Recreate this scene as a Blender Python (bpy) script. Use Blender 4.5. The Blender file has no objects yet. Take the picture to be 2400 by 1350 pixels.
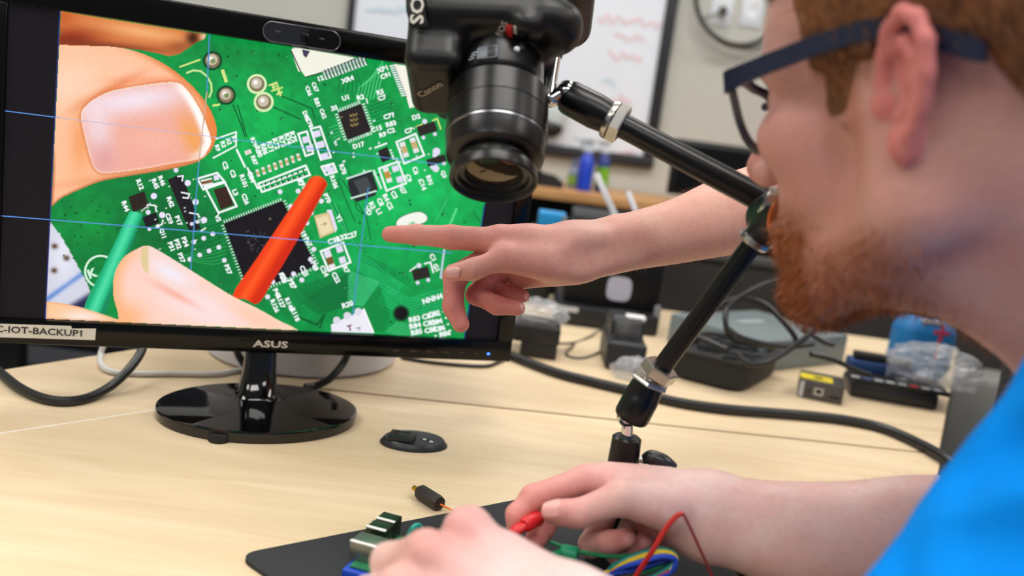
import bpy, bmesh, math, random
import numpy as np
from mathutils import Vector, Matrix
random.seed(7); RNG = np.random.default_rng(7)
SC = bpy.context.scene
COL = SC.collection

# ---------------------------------------------------------------- camera
FPX = 2060.0; PITCH = math.radians(9.56); ROLL = math.radians(7.47)
TZ = 0.74                      # table height
CAMPOS = np.array([0.0, 0.0, TZ + 0.32])
_a = math.pi/2 - PITCH
RX = np.array([[1,0,0],[0,math.cos(_a),-math.sin(_a)],[0,math.sin(_a),math.cos(_a)]])
RZ = np.array([[math.cos(ROLL),-math.sin(ROLL),0],[math.sin(ROLL),math.cos(ROLL),0],[0,0,1]])
RC = RX @ RZ
cam = bpy.data.cameras.new('camera'); camo = bpy.data.objects.new('view_camera', cam); COL.objects.link(camo)
M4 = Matrix([list(RC[i]) + [CAMPOS[i]] for i in range(3)] + [[0,0,0,1]])
camo.matrix_world = M4
cam.sensor_width = 36.0; cam.lens = 36.0*FPX/2400.0; cam.clip_start = 0.02; cam.clip_end = 60
cam.dof.use_dof = True; cam.dof.focus_distance = 0.76; cam.dof.aperture_fstop = 3.7
SC.camera = camo
# ---------------------------------------------------------------- world, exposure
wd = bpy.data.worlds.new('room_air'); SC.world = wd; wd.use_nodes = True
wd.node_tree.nodes['Background'].inputs[0].default_value = (0.80, 0.88, 1.0, 1)
wd.node_tree.nodes['Background'].inputs[1].default_value = 0.20
SC.view_settings.view_transform = 'Standard'; SC.view_settings.look = 'None'
SC.view_settings.exposure = 0.0; SC.view_settings.gamma = 1.0
SC.view_settings.use_curve_mapping = False
LIGHT_STRENGTH = 11.2

# ---------------------------------------------------------------- pixel -> place helpers (build time only)
def ray(x, y): return RC @ np.array([(x-1200)/FPX, -(y-675)/FPX, -1.0])
def Pt(x, y, d): return CAMPOS + ray(x, y)*d
def Tb(x, y, z=TZ):
    r = ray(x, y); return CAMPOS + r*((z-CAMPOS[2])/r[2])
def PlaneY(x, y, Y):
    r = ray(x, y); return CAMPOS + r*(Y/r[1])
def proj(X):
    v = RC.T @ (np.asarray(X, float)-CAMPOS); return np.array([1200+FPX*v[0]/-v[2], 675-FPX*v[1]/-v[2], -v[2]])
def lin(c):
    c = np.asarray(c, float)/255.0
    return np.where(c <= 0.04045, c/12.92, ((c+0.055)/1.055)**2.4)
def nrm(v): v = np.asarray(v, float); return v/np.linalg.norm(v)

# ---------------------------------------------------------------- materials
MATS = {}
def mat(name, rgb=(128,128,128), rough=0.5, metal=0.0, spec=0.5, noise=0.0, nscale=40.0, bump=0.0, bscale=200.0,
        coat=0.0, vcol=False, emit=None, sss=0.0, alpha=1.0, trans=0.0, stretch=(1,1,1)):
    if name in MATS: return MATS[name]
    m = bpy.data.materials.new(name); m.use_nodes = True; MATS[name] = m
    nt = m.node_tree; N = nt.nodes; L = nt.links; b = N['Principled BSDF']
    c = lin(rgb)
    b.inputs['Base Color'].default_value = (*c, 1); b.inputs['Roughness'].default_value = rough
    b.inputs['Metallic'].default_value = metal; b.inputs['Specular IOR Level'].default_value = spec
    b.inputs['Coat Weight'].default_value = coat
    b.inputs['Alpha'].default_value = alpha; b.inputs['Transmission Weight'].default_value = trans
    tc = N.new('ShaderNodeTexCoord'); mp = N.new('ShaderNodeMapping'); mp.inputs['Scale'].default_value = stretch
    L.new(tc.outputs['Object'], mp.inputs['Vector'])
    src = None
    if vcol:
        at = N.new('ShaderNodeAttribute'); at.attribute_name = 'Col'; src = at.outputs['Color']
    if noise > 0:
        nz = N.new('ShaderNodeTexNoise'); nz.inputs['Scale'].default_value = nscale; nz.inputs['Detail'].default_value = 5
        L.new(mp.outputs['Vector'], nz.inputs['Vector'])
        mr = N.new('ShaderNodeMapRange'); mr.inputs['From Min'].default_value = .3; mr.inputs['From Max'].default_value = .7
        mr.inputs['To Min'].default_value = 1-noise; mr.inputs['To Max'].default_value = 1+noise
        L.new(nz.outputs['Fac'], mr.inputs['Value'])
        mx = N.new('ShaderNodeVectorMath'); mx.operation = 'SCALE'
        if src is None: mx.inputs[0].default_value = tuple(c)
        else: L.new(src, mx.inputs[0])
        L.new(mr.outputs['Result'], mx.inputs['Scale']); src = mx.outputs['Vector']
    if src is not None: L.new(src, b.inputs['Base Color'])
    if bump > 0:
        nb = N.new('ShaderNodeTexNoise'); nb.inputs['Scale'].default_value = bscale; nb.inputs['Detail'].default_value = 3
        L.new(mp.outputs['Vector'], nb.inputs['Vector'])
        bp = N.new('ShaderNodeBump'); bp.inputs['Strength'].default_value = bump; bp.inputs['Distance'].default_value = 0.001
        L.new(nb.outputs['Fac'], bp.inputs['Height']); L.new(bp.outputs['Normal'], b.inputs['Normal'])
    if sss > 0:
        b.inputs['Subsurface Weight'].default_value = sss; b.inputs['Subsurface Radius'].default_value = (1.0, .35, .2)
        b.inputs['Subsurface Scale'].default_value = 0.004
    if emit is not None:
        b.inputs['Emission Color'].default_value = (*lin(emit[0]), 1); b.inputs['Emission Strength'].default_value = emit[1]
    return m

def wood_mat(name, base, dark, ang, sc=1.0):
    m = bpy.data.materials.new(name); m.use_nodes = True; MATS[name] = m
    N = m.node_tree.nodes; L = m.node_tree.links; b = N['Principled BSDF']; b.inputs['Roughness'].default_value = .42
    b.inputs['Specular IOR Level'].default_value = .35
    tc = N.new('ShaderNodeTexCoord'); mp = N.new('ShaderNodeMapping')
    mp.inputs['Rotation'].default_value = (0, 0, ang); mp.inputs['Scale'].default_value = (1.2*sc, 7*sc, 1)
    L.new(tc.outputs['Object'], mp.inputs['Vector'])
    n1 = N.new('ShaderNodeTexNoise'); n1.inputs['Scale'].default_value = 3.0; n1.inputs['Detail'].default_value = 6; n1.inputs['Distortion'].default_value = 1.2
    L.new(mp.outputs['Vector'], n1.inputs['Vector'])
    mp2 = N.new('ShaderNodeMapping'); mp2.inputs['Rotation'].default_value = (0, 0, ang); mp2.inputs['Scale'].default_value = (6*sc, 160*sc, 1)
    L.new(tc.outputs['Object'], mp2.inputs['Vector'])
    n2 = N.new('ShaderNodeTexNoise'); n2.inputs['Scale'].default_value = 2.0; n2.inputs['Detail'].default_value = 3
    L.new(mp2.outputs['Vector'], n2.inputs['Vector'])
    cr = N.new('ShaderNodeValToRGB'); cr.color_ramp.elements[0].position = .33; cr.color_ramp.elements[1].position = .66
    cr.color_ramp.elements[0].color = (*lin(dark), 1); cr.color_ramp.elements[1].color = (*lin(base), 1)
    ad = N.new('ShaderNodeMath'); ad.operation = 'MULTIPLY_ADD'; ad.inputs[1].default_value = .75
    s2 = N.new('ShaderNodeMath'); s2.operation = 'MULTIPLY'; s2.inputs[1].default_value = .25
    L.new(n2.outputs['Fac'], s2.inputs[0]); L.new(n1.outputs['Fac'], ad.inputs[0]); L.new(s2.outputs[0], ad.inputs[2])
    L.new(ad.outputs[0], cr.inputs['Fac']); L.new(cr.outputs['Color'], b.inputs['Base Color'])
    return m

# ---------------------------------------------------------------- mesh builder
WLOC = {}
def setp(o, label=None, cat=None, group=None, kind=None):
    if label: o['label'] = label
    if cat: o['category'] = cat
    if group: o['group'] = group
    if kind: o['kind'] = kind
    return o
def empty(name, loc, label, cat, group=None):
    o = bpy.data.objects.new(name, None); COL.objects.link(o); o.location = tuple(loc); o.empty_display_size = .02
    WLOC[o.name] = np.array(loc, float); return setp(o, label, cat, group)

def frame_of(d, up=(0,0,1)):
    d = nrm(d); up = np.array(up, float)
    if abs(np.dot(d, up)) > .98: up = np.array([1.,0,0])
    x = nrm(np.cross(up, d)); y = np.cross(d, x); return np.stack([x, y, d], 1)   # columns x,y,z(d)

class MB:
    def __init__(s): s.v = []; s.f = []; s.n = 0
    def add(s, v, f):
        v = np.asarray(v, float).reshape(-1, 3); s.v.append(v); s.f += [tuple(int(i)+s.n for i in q) for q in f]; s.n += len(v); return s
    def box(s, c, size, R=None, bevel=0.0, seg=2):
        bm = bmesh.new(); bmesh.ops.create_cube(bm, size=1.0)
        for q in bm.verts: q.co = Vector((q.co.x*size[0], q.co.y*size[1], q.co.z*size[2]))
        if bevel > 0: bmesh.ops.bevel(bm, geom=list(bm.edges), offset=bevel, segments=seg, profile=.5, affect='EDGES')
        bm.verts.index_update(); v = np.array([q.co[:] for q in bm.verts]); f = [[q.index for q in p.verts] for p in bm.faces]; bm.free()
        if R is not None: v = v @ np.asarray(R).T
        return s.add(v + np.asarray(c), f)
    def lathe(s, a, axis, prof, n=32, squash=None, R=None, caps=True):
        Rf = frame_of(axis) if R is None else np.asarray(R); a = np.asarray(a, float); v = []; f = []
        for t, r in prof:
            for i in range(n):
                th = 2*math.pi*i/n; x, y = r*math.cos(th), r*math.sin(th)
                if squash: x *= squash[0]; y *= squash[1]
                v.append(a + Rf @ np.array([x, y, t]))
        m = len(prof)
        for j in range(m-1):
            for i in range(n):
                k = (i+1) % n; f.append((j*n+i, j*n+k, (j+1)*n+k, (j+1)*n+i))
        if caps:
            f.append(tuple(range(n-1, -1, -1))); f.append(tuple((m-1)*n+i for i in range(n)))
        return s.add(v, f)
    def cyl(s, a, b, r1, r2=None, n=24, bev=0.0):
        a = np.asarray(a, float); b = np.asarray(b, float); L = np.linalg.norm(b-a); r2 = r1 if r2 is None else r2
        if bev > 0: prof = [(0, r1-bev), (bev*.3, r1-bev*.3), (bev, r1), (L-bev, r2), (L-bev*.3, r2-bev*.3), (L, r2-bev)]
        else: prof = [(0, r1), (L, r2)]
        return s.lathe(a, b-a, prof, n)
    def tube(s, pts, r, n=10, sub=8, closed=False, caps=True):
        P = np.asarray(pts, float); m = len(P)
        if sub > 1 and m > 2:
            out = []
            for i in range(m-1 if not closed else m):
                p0 = P[(i-1) % m] if (closed or i > 0) else 2*P[0]-P[1]; p1 = P[i]; p2 = P[(i+1) % m]
                p3 = P[(i+2) % m] if (closed or i+2 < m) else 2*P[-1]-P[-2]
                for k in range(sub):
                    t = k/sub; out.append(.5*((2*p1)+(-p0+p2)*t+(2*p0-5*p1+4*p2-p3)*t*t+(-p0+3*p1-3*p2+p3)*t**3))
            if not closed: out.append(P[-1])
            P = np.array(out)
        m = len(P); rr = np.full(m, r) if np.isscalar(r) else np.interp(np.linspace(0, 1, m), np.linspace(0, 1, len(r)), r)
        tg = np.roll(P, -1, 0)-np.roll(P, 1, 0)
        if not closed: tg[0] = P[1]-P[0]; tg[-1] = P[-1]-P[-2]
        tg /= np.linalg.norm(tg, axis=1)[:, None]+1e-12
        x = frame_of(tg[0])[:, 0]; v = []; f = []
        for i in range(m):
            x = x-tg[i]*np.dot(x, tg[i]); x /= np.linalg.norm(x)+1e-12; y = np.cross(tg[i], x)
            for k in range(n):
                th = 2*math.pi*k/n; v.append(P[i]+rr[i]*(math.cos(th)*x+math.sin(th)*y))
        for i in range(m if closed else m-1):
            j = (i+1) % m
            for k in range(n): l = (k+1) % n; f.append((i*n+k, i*n+l, j*n+l, j*n+k))
        if not closed and caps: f.append(tuple(range(n-1, -1, -1))); f.append(tuple((m-1)*n+k for k in range(n)))
        return s.add(v, f)
    def prism(s, base, ext):
        B = np.asarray(base, float); n = len(B); T = B+np.asarray(ext, float)
        f = [tuple(range(n-1, -1, -1)), tuple(range(n, 2*n))]+[(i, (i+1) % n, n+(i+1) % n, n+i) for i in range(n)]
        return s.add(np.vstack([B, T]), f)
    def ell(s, c, r, R=None, n=20, m=12, zmin=-1.0):
        v = []; f = []; R = np.eye(3) if R is None else np.asarray(R); r = np.ones(3)*r if np.isscalar(r) else np.asarray(r)
        t0 = math.acos(max(-1, min(1, zmin)))
        for j in range(m+1):
            th = t0*j/m
            for i in range(n):
                ph = 2*math.pi*i/n; v.append(np.asarray(c)+R @ (r*np.array([math.sin(th)*math.cos(ph), math.sin(th)*math.sin(ph), math.cos(th)])))
        for j in range(m):
            for i in range(n): k = (i+1) % n; f.append((j*n+i, (j+1)*n+i, (j+1)*n+k, j*n+k))
        return s.add(v, f)
    def build(s, name, material, parent=None, smooth=True, ang=35, col=None):
        v = np.vstack(s.v); me = bpy.data.meshes.new(name)
        if parent is not None: org = WLOC[parent.name]
        else: org = np.array([(v[:,0].min()+v[:,0].max())/2, (v[:,1].min()+v[:,1].max())/2, v[:,2].min()])
        me.from_pydata((v-org).tolist(), [], s.f); me.validate(); me.update()
        bm = bmesh.new(); bm.from_mesh(me); bmesh.ops.remove_doubles(bm, verts=bm.verts, dist=1e-7) if col is None else None
        bmesh.ops.recalc_face_normals(bm, faces=bm.faces); bm.to_mesh(me); bm.free()
        if smooth:
            me.polygons.foreach_set('use_smooth', [True]*len(me.polygons)); me.set_sharp_from_angle(angle=math.radians(ang))
        if col is not None:
            at = me.color_attributes.new('Col', 'FLOAT_COLOR', 'POINT')
            c4 = np.ones((len(v), 4), np.float32); c4[:, :3] = col; at.data.foreach_set('color', c4.ravel())
        me.materials.append(material); o = bpy.data.objects.new(name, me); COL.objects.link(o)
        if parent is not None: o.parent = parent; WLOC[o.name] = org
        else: o.location = tuple(org); WLOC[o.name] = org
        return o

# lettering: a built-in-font text turned into flat triangles
_TXT = {}
def text_mesh(st, bold=.022):
    if (st, bold) in _TXT: return _TXT[(st, bold)]
    cu = bpy.data.curves.new('t', 'FONT'); cu.body = st; cu.align_x = 'CENTER'; cu.align_y = 'CENTER'; cu.resolution_u = 2; cu.offset = bold
    ob = bpy.data.objects.new('t', cu); COL.objects.link(ob)
    dg = bpy.context.evaluated_depsgraph_get(); me = bpy.data.meshes.new_from_object(ob.evaluated_get(dg))
    v = np.array([q.co[:] for q in me.vertices]).reshape(-1, 3); f = [tuple(p.vertices) for p in me.polygons]
    bpy.data.objects.remove(ob); bpy.data.curves.remove(cu); bpy.data.meshes.remove(me)
    if len(v): v = v-np.array([(v[:,0].min()+v[:,0].max())/2, (v[:,1].min()+v[:,1].max())/2, 0]); 
    _TXT[(st, bold)] = (v, f); return v, f
def text3d(st, c, xd, yd, h, material, parent, name='lettering', wide=None, th=0.0002, bold=.022):
    v, f = text_mesh(st, bold); hh = v[:,1].max()-v[:,1].min(); k = h/hh; kx = k if wide is None else wide/(v[:,0].max()-v[:,0].min())
    xd = nrm(xd); yd = nrm(np.asarray(yd)-xd*np.dot(xd, yd)); n = np.cross(xd, yd)
    w = np.asarray(c)+v[:, :1]*kx*xd+v[:, 1:2]*k*yd
    mb = MB(); mb.add(w+n*th, f); return mb.build(name, material, parent, smooth=False)

# ---------------------------------------------------------------- signed-distance bodies -> surface-net meshes
def smin(a, b, k):
    h = np.clip(.5+.5*(b-a)/k, 0, 1); return b*(1-h)+a*h-k*h*(1-h)
class Cone:      # tapered capsule, optional flattening about an axis
    def __init__(s, a, b, r1, r2, flat=None, ff=1.0):
        s.a = np.asarray(a, float); s.b = np.asarray(b, float); s.r1 = r1; s.r2 = r2; s.flat = None if flat is None else nrm(flat); s.ff = ff
        s.lo = np.minimum(s.a, s.b)-max(r1, r2); s.hi = np.maximum(s.a, s.b)+max(r1, r2)
    def __call__(s, P):
        ba = s.b-s.a; pa = P-s.a; t = np.clip(pa @ ba/(ba @ ba+1e-12), 0, 1); q = pa-t[:, None]*ba
        if s.flat is not None:
            c = q @ s.flat; q = q+np.outer(c*(1/s.ff-1), s.flat)
        return (np.sqrt((q*q).sum(1))-(s.r1+(s.r2-s.r1)*t))*(1 if s.flat is None else s.ff**.5)
class Ell:
    def __init__(s, c, r, R=None):
        s.c = np.asarray(c, float); s.r = np.asarray(r, float); s.R = np.eye(3) if R is None else np.asarray(R)
        e = np.abs(s.R) @ s.r; s.lo = s.c-e; s.hi = s.c+e
    def __call__(s, P):
        q = (P-s.c) @ s.R; k0 = np.sqrt(((q/s.r)**2).sum(1)); k1 = np.sqrt(((q/s.r**2)**2).sum(1)); return k0*(k0-1)/(k1+1e-9)
class RBox:
    def __init__(s, c, h, r, R=None):
        s.c = np.asarray(c, float); s.h = np.asarray(h, float)-r; s.r = r; s.R = np.eye(3) if R is None else np.asarray(R)
        e = np.abs(s.R) @ np.asarray(h, float); s.lo = s.c-e; s.hi = s.c+e
    def __call__(s, P):
        q = np.abs((P-s.c) @ s.R)-s.h; return np.sqrt((np.maximum(q, 0)**2).sum(1))+np.minimum(q.max(1), 0)-s.r
class Body:
    """base: list of (prim,k); limbs: list of lists of (prim,k) each joined to the base by kl; cuts: list of (prim,k)"""
    def __init__(s): s.base = []; s.limbs = []; s.cuts = []
    def b(s, p, k=.01): s.base.append((p, k)); return s
    def limb(s, ps, kl): s.limbs.append((ps, kl)); return s
    def cut(s, p, k=.004): s.cuts.append((p, k)); return s
    def prims(s): return [p for p, k in s.base]+[p for ps, kl in s.limbs for p, k in ps]
    def __call__(s, P, c=None, rad=0):
        big = 1e3
        def near(p):
            if c is None: return True
            d = np.maximum(np.maximum(p.lo-c, c-p.hi), 0); return np.linalg.norm(d) < rad+.03
        d = np.full(len(P), big)
        for p, k in s.base:
            if near(p): d = smin(d, p(P), k)
        D = d
        for ps, kl in s.limbs:
            e = np.full(len(P), big)
            for p, k in ps:
                if near(p): e = smin(e, p(P), k)
            if e[0] < big or e.min() < big*.9: D = np.minimum(D, smin(d, e, kl))
        for p, k in s.cuts:
            if near(p): D = -smin(-D, p(P), k)
        return D
def surface(fn, h, B=12):
    pr = fn.prims(); lo = np.min([p.lo for p in pr], 0)-.012; hi = np.max([p.hi for p in pr], 0)+.012
    nb = np.ceil((hi-lo)/(h*B)).astype(int); S = B*h; rad = S*.5*math.sqrt(3)
    ix = np.stack(np.meshgrid(*[np.arange(n) for n in nb], indexing='ij'), -1).reshape(-1, 3)
    cen = lo+(ix+.5)*S; dc = np.concatenate([fn(cen[i:i+60000]) for i in range(0, len(cen), 60000)])
    act = ix[np.abs(dc) < rad*1.6+.003]
    dims = nb*B+2; g1 = np.stack(np.meshgrid(*[np.arange(B+1)]*3, indexing='ij'), -1).reshape(-1, 3)
    mul = np.array([dims[1]*dims[2], dims[2], 1], np.int64)
    VK = []; VP = []; EK = [[], [], []]; ES = [[], [], []]
    for b in act:
        o = b*B; P = lo+(g1+o)*h; d = fn(P, lo+(b+.5)*S, rad).reshape(B+1, B+1, B+1); s = d < 0
        if s.all() or not s.any(): continue
        cs = np.stack([s[i:i+B, j:j+B, k:k+B] for i in (0,1) for j in (0,1) for k in (0,1)], -1); cnt = cs.sum(-1); mix = (cnt > 0) & (cnt < 8)
        ci = np.argwhere(mix)
        if len(ci):
            cd = np.stack([d[i:i+B, j:j+B, k:k+B][mix] for i in (0,1) for j in (0,1) for k in (0,1)], -1)
            co = np.array([(i,j,k) for i in (0,1) for j in (0,1) for k in (0,1)], float); acc = np.zeros((len(ci), 3)); num = np.zeros(len(ci))
            for e0 in range(8):
                for ax in (4, 2, 1):
                    e1 = e0 | ax
                    if e1 == e0: continue
                    a_, b_ = cd[:, e0], cd[:, e1]; m = (a_ < 0) != (b_ < 0); t = np.where(m, a_/(a_-b_+1e-20), 0)
                    acc += np.where(m[:, None], co[e0]+t[:, None]*(co[e1]-co[e0]), 0); num += m
            VK.append((ci+o) @ mul); VP.append(lo+((ci+o)+acc/num[:, None])*h)
        for ax in range(3):
            s0 = s[:B, :B, :B]; sl = [slice(0, B)]*3; sl[ax] = slice(1, B+1); s1 = s[tuple(sl)]
            e = np.argwhere(s0 != s1)
            if len(e): EK[ax].append(e+o); ES[ax].append(s0[tuple(e.T)])
    VK = np.concatenate(VK); VP = np.concatenate(VP); od = np.argsort(VK); VK = VK[od]; VP = VP[od]; F = []
    for ax in range(3):
        if not EK[ax]: continue
        e = np.concatenate(EK[ax]); sg = np.concatenate(ES[ax]); u = np.zeros(3, int); w = np.zeros(3, int); u[(ax+1) % 3] = 1; w[(ax+2) % 3] = 1
        q = np.stack([(e-u-w) @ mul, (e-w) @ mul, e @ mul, (e-u) @ mul], 1); id_ = np.searchsorted(VK, q); id_ = np.minimum(id_, len(VK)-1)
        ok = (VK[id_] == q).all(1); id_ = id_[ok]; sg = sg[ok]; F.append(np.where(sg[:, None], id_, id_[:, ::-1]))
    return VP, np.concatenate(F)
def relax(V, F, it=2, lam=.5):
    E = np.concatenate([F[:, [0,1]], F[:, [1,2]], F[:, [2,3]], F[:, [3,0]]]); n = len(V)
    for _ in range(it):
        a = np.zeros((n, 3)); c = np.zeros(n)
        for k in range(3): a[:, k] = np.bincount(E[:, 0], V[E[:, 1], k], n)+np.bincount(E[:, 1], V[E[:, 0], k], n)
        c = np.bincount(E[:, 0], minlength=n)+np.bincount(E[:, 1], minlength=n); V = V+lam*(a/np.maximum(c, 1)[:, None]-V)
    return V
def fast_mesh(name, V, F, material, parent=None, col=None, org=None):
    V = np.asarray(V); F = np.asarray(F); k = F.shape[1]; me = bpy.data.meshes.new(name)
    if org is None: org = WLOC[parent.name] if parent is not None else np.array([V[:,0].mean(), V[:,1].mean(), V[:,2].min()])
    me.vertices.add(len(V)); me.vertices.foreach_set('co', (V-org).astype(np.float32).ravel())
    me.loops.add(len(F)*k); me.loops.foreach_set('vertex_index', F.astype(np.int32).ravel())
    me.polygons.add(len(F)); me.polygons.foreach_set('loop_start', np.arange(0, len(F)*k, k, dtype=np.int32))
    me.polygons.foreach_set('use_smooth', np.ones(len(F), bool)); me.update(calc_edges=True)
    if col is not None:
        at = me.color_attributes.new('Col', 'FLOAT_COLOR', 'POINT'); c4 = np.ones((len(V), 4), np.float32); c4[:, :3] = col
        at.data.foreach_set('color', c4.ravel())
    me.materials.append(material); o = bpy.data.objects.new(name, me); COL.objects.link(o)
    if parent is not None: o.parent = parent
    else: o.location = tuple(org)
    WLOC[o.name] = np.array(org, float); return o

# common materials
BLK = mat('black_plastic', (11,11,12), .45, noise=.12, nscale=60)
BLKG = mat('black_gloss_plastic', (8,8,9), .07, spec=.6)
BLKM = mat('black_matte_plastic', (20,20,21), .65, bump=.15, bscale=900)
RUB = mat('black_rubber', (15,15,16), .6)
CHR = mat('chrome', (215,215,215), .12, metal=1.0)
STL = mat('steel', (190,188,182), .28, metal=1.0)
WHT = mat('white_plastic', (232,234,236), .4)
INK = mat('dark_print', (40,40,42), .6)
PAL = mat('pale_print', (200,190,175), .5)
GLS = mat('clear_glass', (255,255,255), .03, trans=1.0)
# ================================================================ the room
def plane_box(name, lo, hi, m): 
    lo = np.array(lo, float); hi = np.array(hi, float); o = MB().box((lo+hi)/2, hi-lo).build(name, m, smooth=False); return setp(o, kind='structure')
WALLM = mat('painted_wall', (188,188,181), .85, noise=.02, nscale=3, bump=.05, bscale=300)
WY = 3.1
plane_box('floor', (-3.2,-2.6,-.05), (3.6,WY+.1,0), mat('carpet', (88,88,90), .95, noise=.25, nscale=120, bump=.5, bscale=700))
plane_box('wall_back', (-3.2,WY,0), (3.6,WY+.1,2.8), WALLM)
plane_box('wall_left', (-3.3,-2.6,0), (-3.2,WY+.1,2.8), WALLM)
plane_box('wall_right', (3.6,-2.6,0), (3.7,WY+.1,2.8), WALLM)
plane_box('ceiling', (-3.3,-2.6,2.8), (3.7,WY+.1,2.85), mat('ceiling_tile', (225,225,222), .9, noise=.03, nscale=80))
plane_box('baseboard_back', (-3.2,WY-.012,0), (3.6,WY,.1), mat('baseboard_vinyl', (60,58,56), .6))
LPM = mat('light_diffuser', (255,255,255), .6, emit=((255,251,246), LIGHT_STRENGTH))
for i, (x, y) in enumerate([(-1.6,1.9),(.2,1.9),(2.0,1.9),(-1.6,.1),(.2,.1),(2.0,.1),(-1.6,-1.6),(.2,-1.6),(2.0,-1.6)]):
    col = ['left', 'middle', 'right'][i % 3]; row = ['nearest the whiteboard wall', 'over the work table', 'farthest from the whiteboard wall'][i//3]
    t = empty('ceiling_light', (x,y,2.8), f'flat white ceiling light panel, {col} of the row {row}', 'light', 'ceiling light panels')
    MB().box((x,y,2.79), (1.22,.62,.02)).build('frame', WHT, t, smooth=False)
    MB().box((x,y,2.777), (1.16,.56,.006)).build('diffuser', LPM, t, smooth=False)

# ================================================================ the work tables
WOOD = wood_mat('birch_laminate', (229,209,176), (213,189,152), 1.15)
EDGEM = mat('edge_band', (196,170,132), .5)
LEGM = mat('table_leg_metal', (70,70,72), .4, metal=.6)
def lineT(p, q, n): return [Tb(*(np.array(p)+(np.array(q)-np.array(p))*t)) for t in n]
A = Tb(0,1016); B_ = Tb(365,961); dl = nrm(B_-A)
C_ = Tb(850,923); D_ = Tb(2190,1065); dr = nrm(D_-C_)
# corner where the two joints meet
def isect(p, d, q, e):
    m = np.array([[d[0], -e[0]], [d[1], -e[1]]]); t = np.linalg.solve(m, (q-p)[:2]); return p+d*t[0]
KNEE = isect(A, dl, C_, dr)
E0 = Tb(2221,960); E1 = Tb(2200,1090); de = nrm(E1-E0)
CR = isect(C_, dr, E0, de)
L0 = Tb(0,868); L1 = Tb(335,816); dlb = nrm(L1-L0)
nearR = CR+de*.9; 
def table(name, poly, label, legs):
    poly = [np.array([p[0], p[1], TZ]) for p in poly]; c = np.mean(poly, 0)
    t = empty(name, (c[0], c[1], 0), label, 'table')
    MB().prism([p-[0,0,.0275] for p in poly], (0,0,.0275)).build('tabletop', WOOD, t, smooth=False)
    eb = MB(); n = len(poly)
    for i in range(n):
        a, b = poly[i], poly[(i+1) % n]; d = nrm(b-a); o = np.array([d[1], -d[0], 0])
        if np.dot(o, c-a) > 0: o = -o
        eb.prism([a-[0,0,.027], b-[0,0,.027], b-[0,0,.001], a-[0,0,.001]], o*.0012)
    eb.build('edge_band', EDGEM, t, smooth=False)
    for l in legs: MB().cyl((l[0], l[1], 0), (l[0], l[1], TZ-.0275), .025).build('leg', LEGM, t)
g = .0060
nl = np.array([-dl[1], dl[0], 0]); nr = np.array([-dr[1], dr[0], 0])
pA0 = A-dl*.9
front = [pA0, KNEE, CR, nearR, np.array([pA0[0]+.1, nearR[1]-.1, TZ])]
table('work_table', front, 'pale birch work table nearest the viewer carrying the black mat',
      [pA0+[.15,-.1,0], CR+de*.15+[-.15,0,0], nearR+[-.2,.15,0], np.array([pA0[0]+.25, nearR[1]+.05, 0])])
k2 = KNEE+nl*g+nr*g
bl = A-dl*.9+nl*g
farL = L0+dlb*1.1; farR = E0-de*.62
back = [A-dl*.9, isect(A, dl, KNEE+nr*g, dr), CR+nr*g, farR, farL, L0-dlb*.9]
table('work_table', back, 'pale birch table behind the joint, holding monitor cables and black case',
      [farR+[-.15,-.1,0], farL+[.1,-.12,0], CR+np.array([-.2,.16,0])])

MB().prism([pA0+nl*-.0006, KNEE+nl*-.0006, KNEE+nl*.0010, pA0+nl*.0010], (0,0,.0004)).build('joint_strip', mat('pale_strip', (240,236,228), .5), bpy.data.objects['work_table'], smooth=False)
# ================================================================ the monitor
TL = np.array([-0.48760637, 0.82155721, 0.06206803])+CAMPOS
MU = nrm([0.93611, 0.3517, 0]); MV = np.array([0,0,1.]); MN = np.cross(MU, MV)   # MN faces the viewer
SW, SH = .51, .2939
def S(u, v, n=0.0): return TL+MU*u+MV*v+MN*n      # v negative goes down
def scr(x, y, n=0.0):
    r = ray(x, y); t = np.dot(TL+MN*n-CAMPOS, MN)/np.dot(r, MN); return CAMPOS+r*t
RM = np.stack([MU, MV, MN], 1)
mc = S(SW/2, 0); bc = np.array([-.249, .893, TZ])
bc = (Tb(367,940,TZ+.0105)+Tb(838,967,TZ+.0105))/2; bc[2] = TZ
mon = empty('computer_monitor', bc, 'black glossy widescreen monitor showing a magnified green circuit board', 'monitor')
fr = MB()
bt, bb, bs, dp = .0255, .0245, .0185, .012
def fbox(u0, u1, v0, v1, n0, n1, mb, bev=0): mb.box(S((u0+u1)/2, (v0+v1)/2, (n0+n1)/2), (u1-u0, v1-v0, n1-n0), RM, bev)
fbox(-bs, SW+bs, 0, bt, -.02, .006, fr, .0015); fbox(-bs, SW+bs, -SH-bb, -SH, -.02, .006, fr, .0015)
fbox(-bs, 0, -SH, 0, -.02, .006, fr, .0008); fbox(SW, SW+bs, -SH, 0, -.02, .006, fr, .0008)
fr.build('bezel', mat('bezel_gloss', (5,5,4), .14, spec=.28), mon)
bk = MB(); fbox(-bs+.002, SW+bs-.002, -SH-bb+.002, bt-.002, -.032, -.02, bk, .003); fbox(.08, SW-.08, -SH+.02, -.05, -.058, -.032, bk, .01)
bk.build('back_cover', BLK, mon)
pn = MB(); fbox(0, SW, -SH, 0, -.006, -.0005, pn); pn.build('screen_panel', mat('lcd_black', (10,9,11), .5, spec=.15, emit=((30,26,33), .55)), mon, smooth=False)
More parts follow.
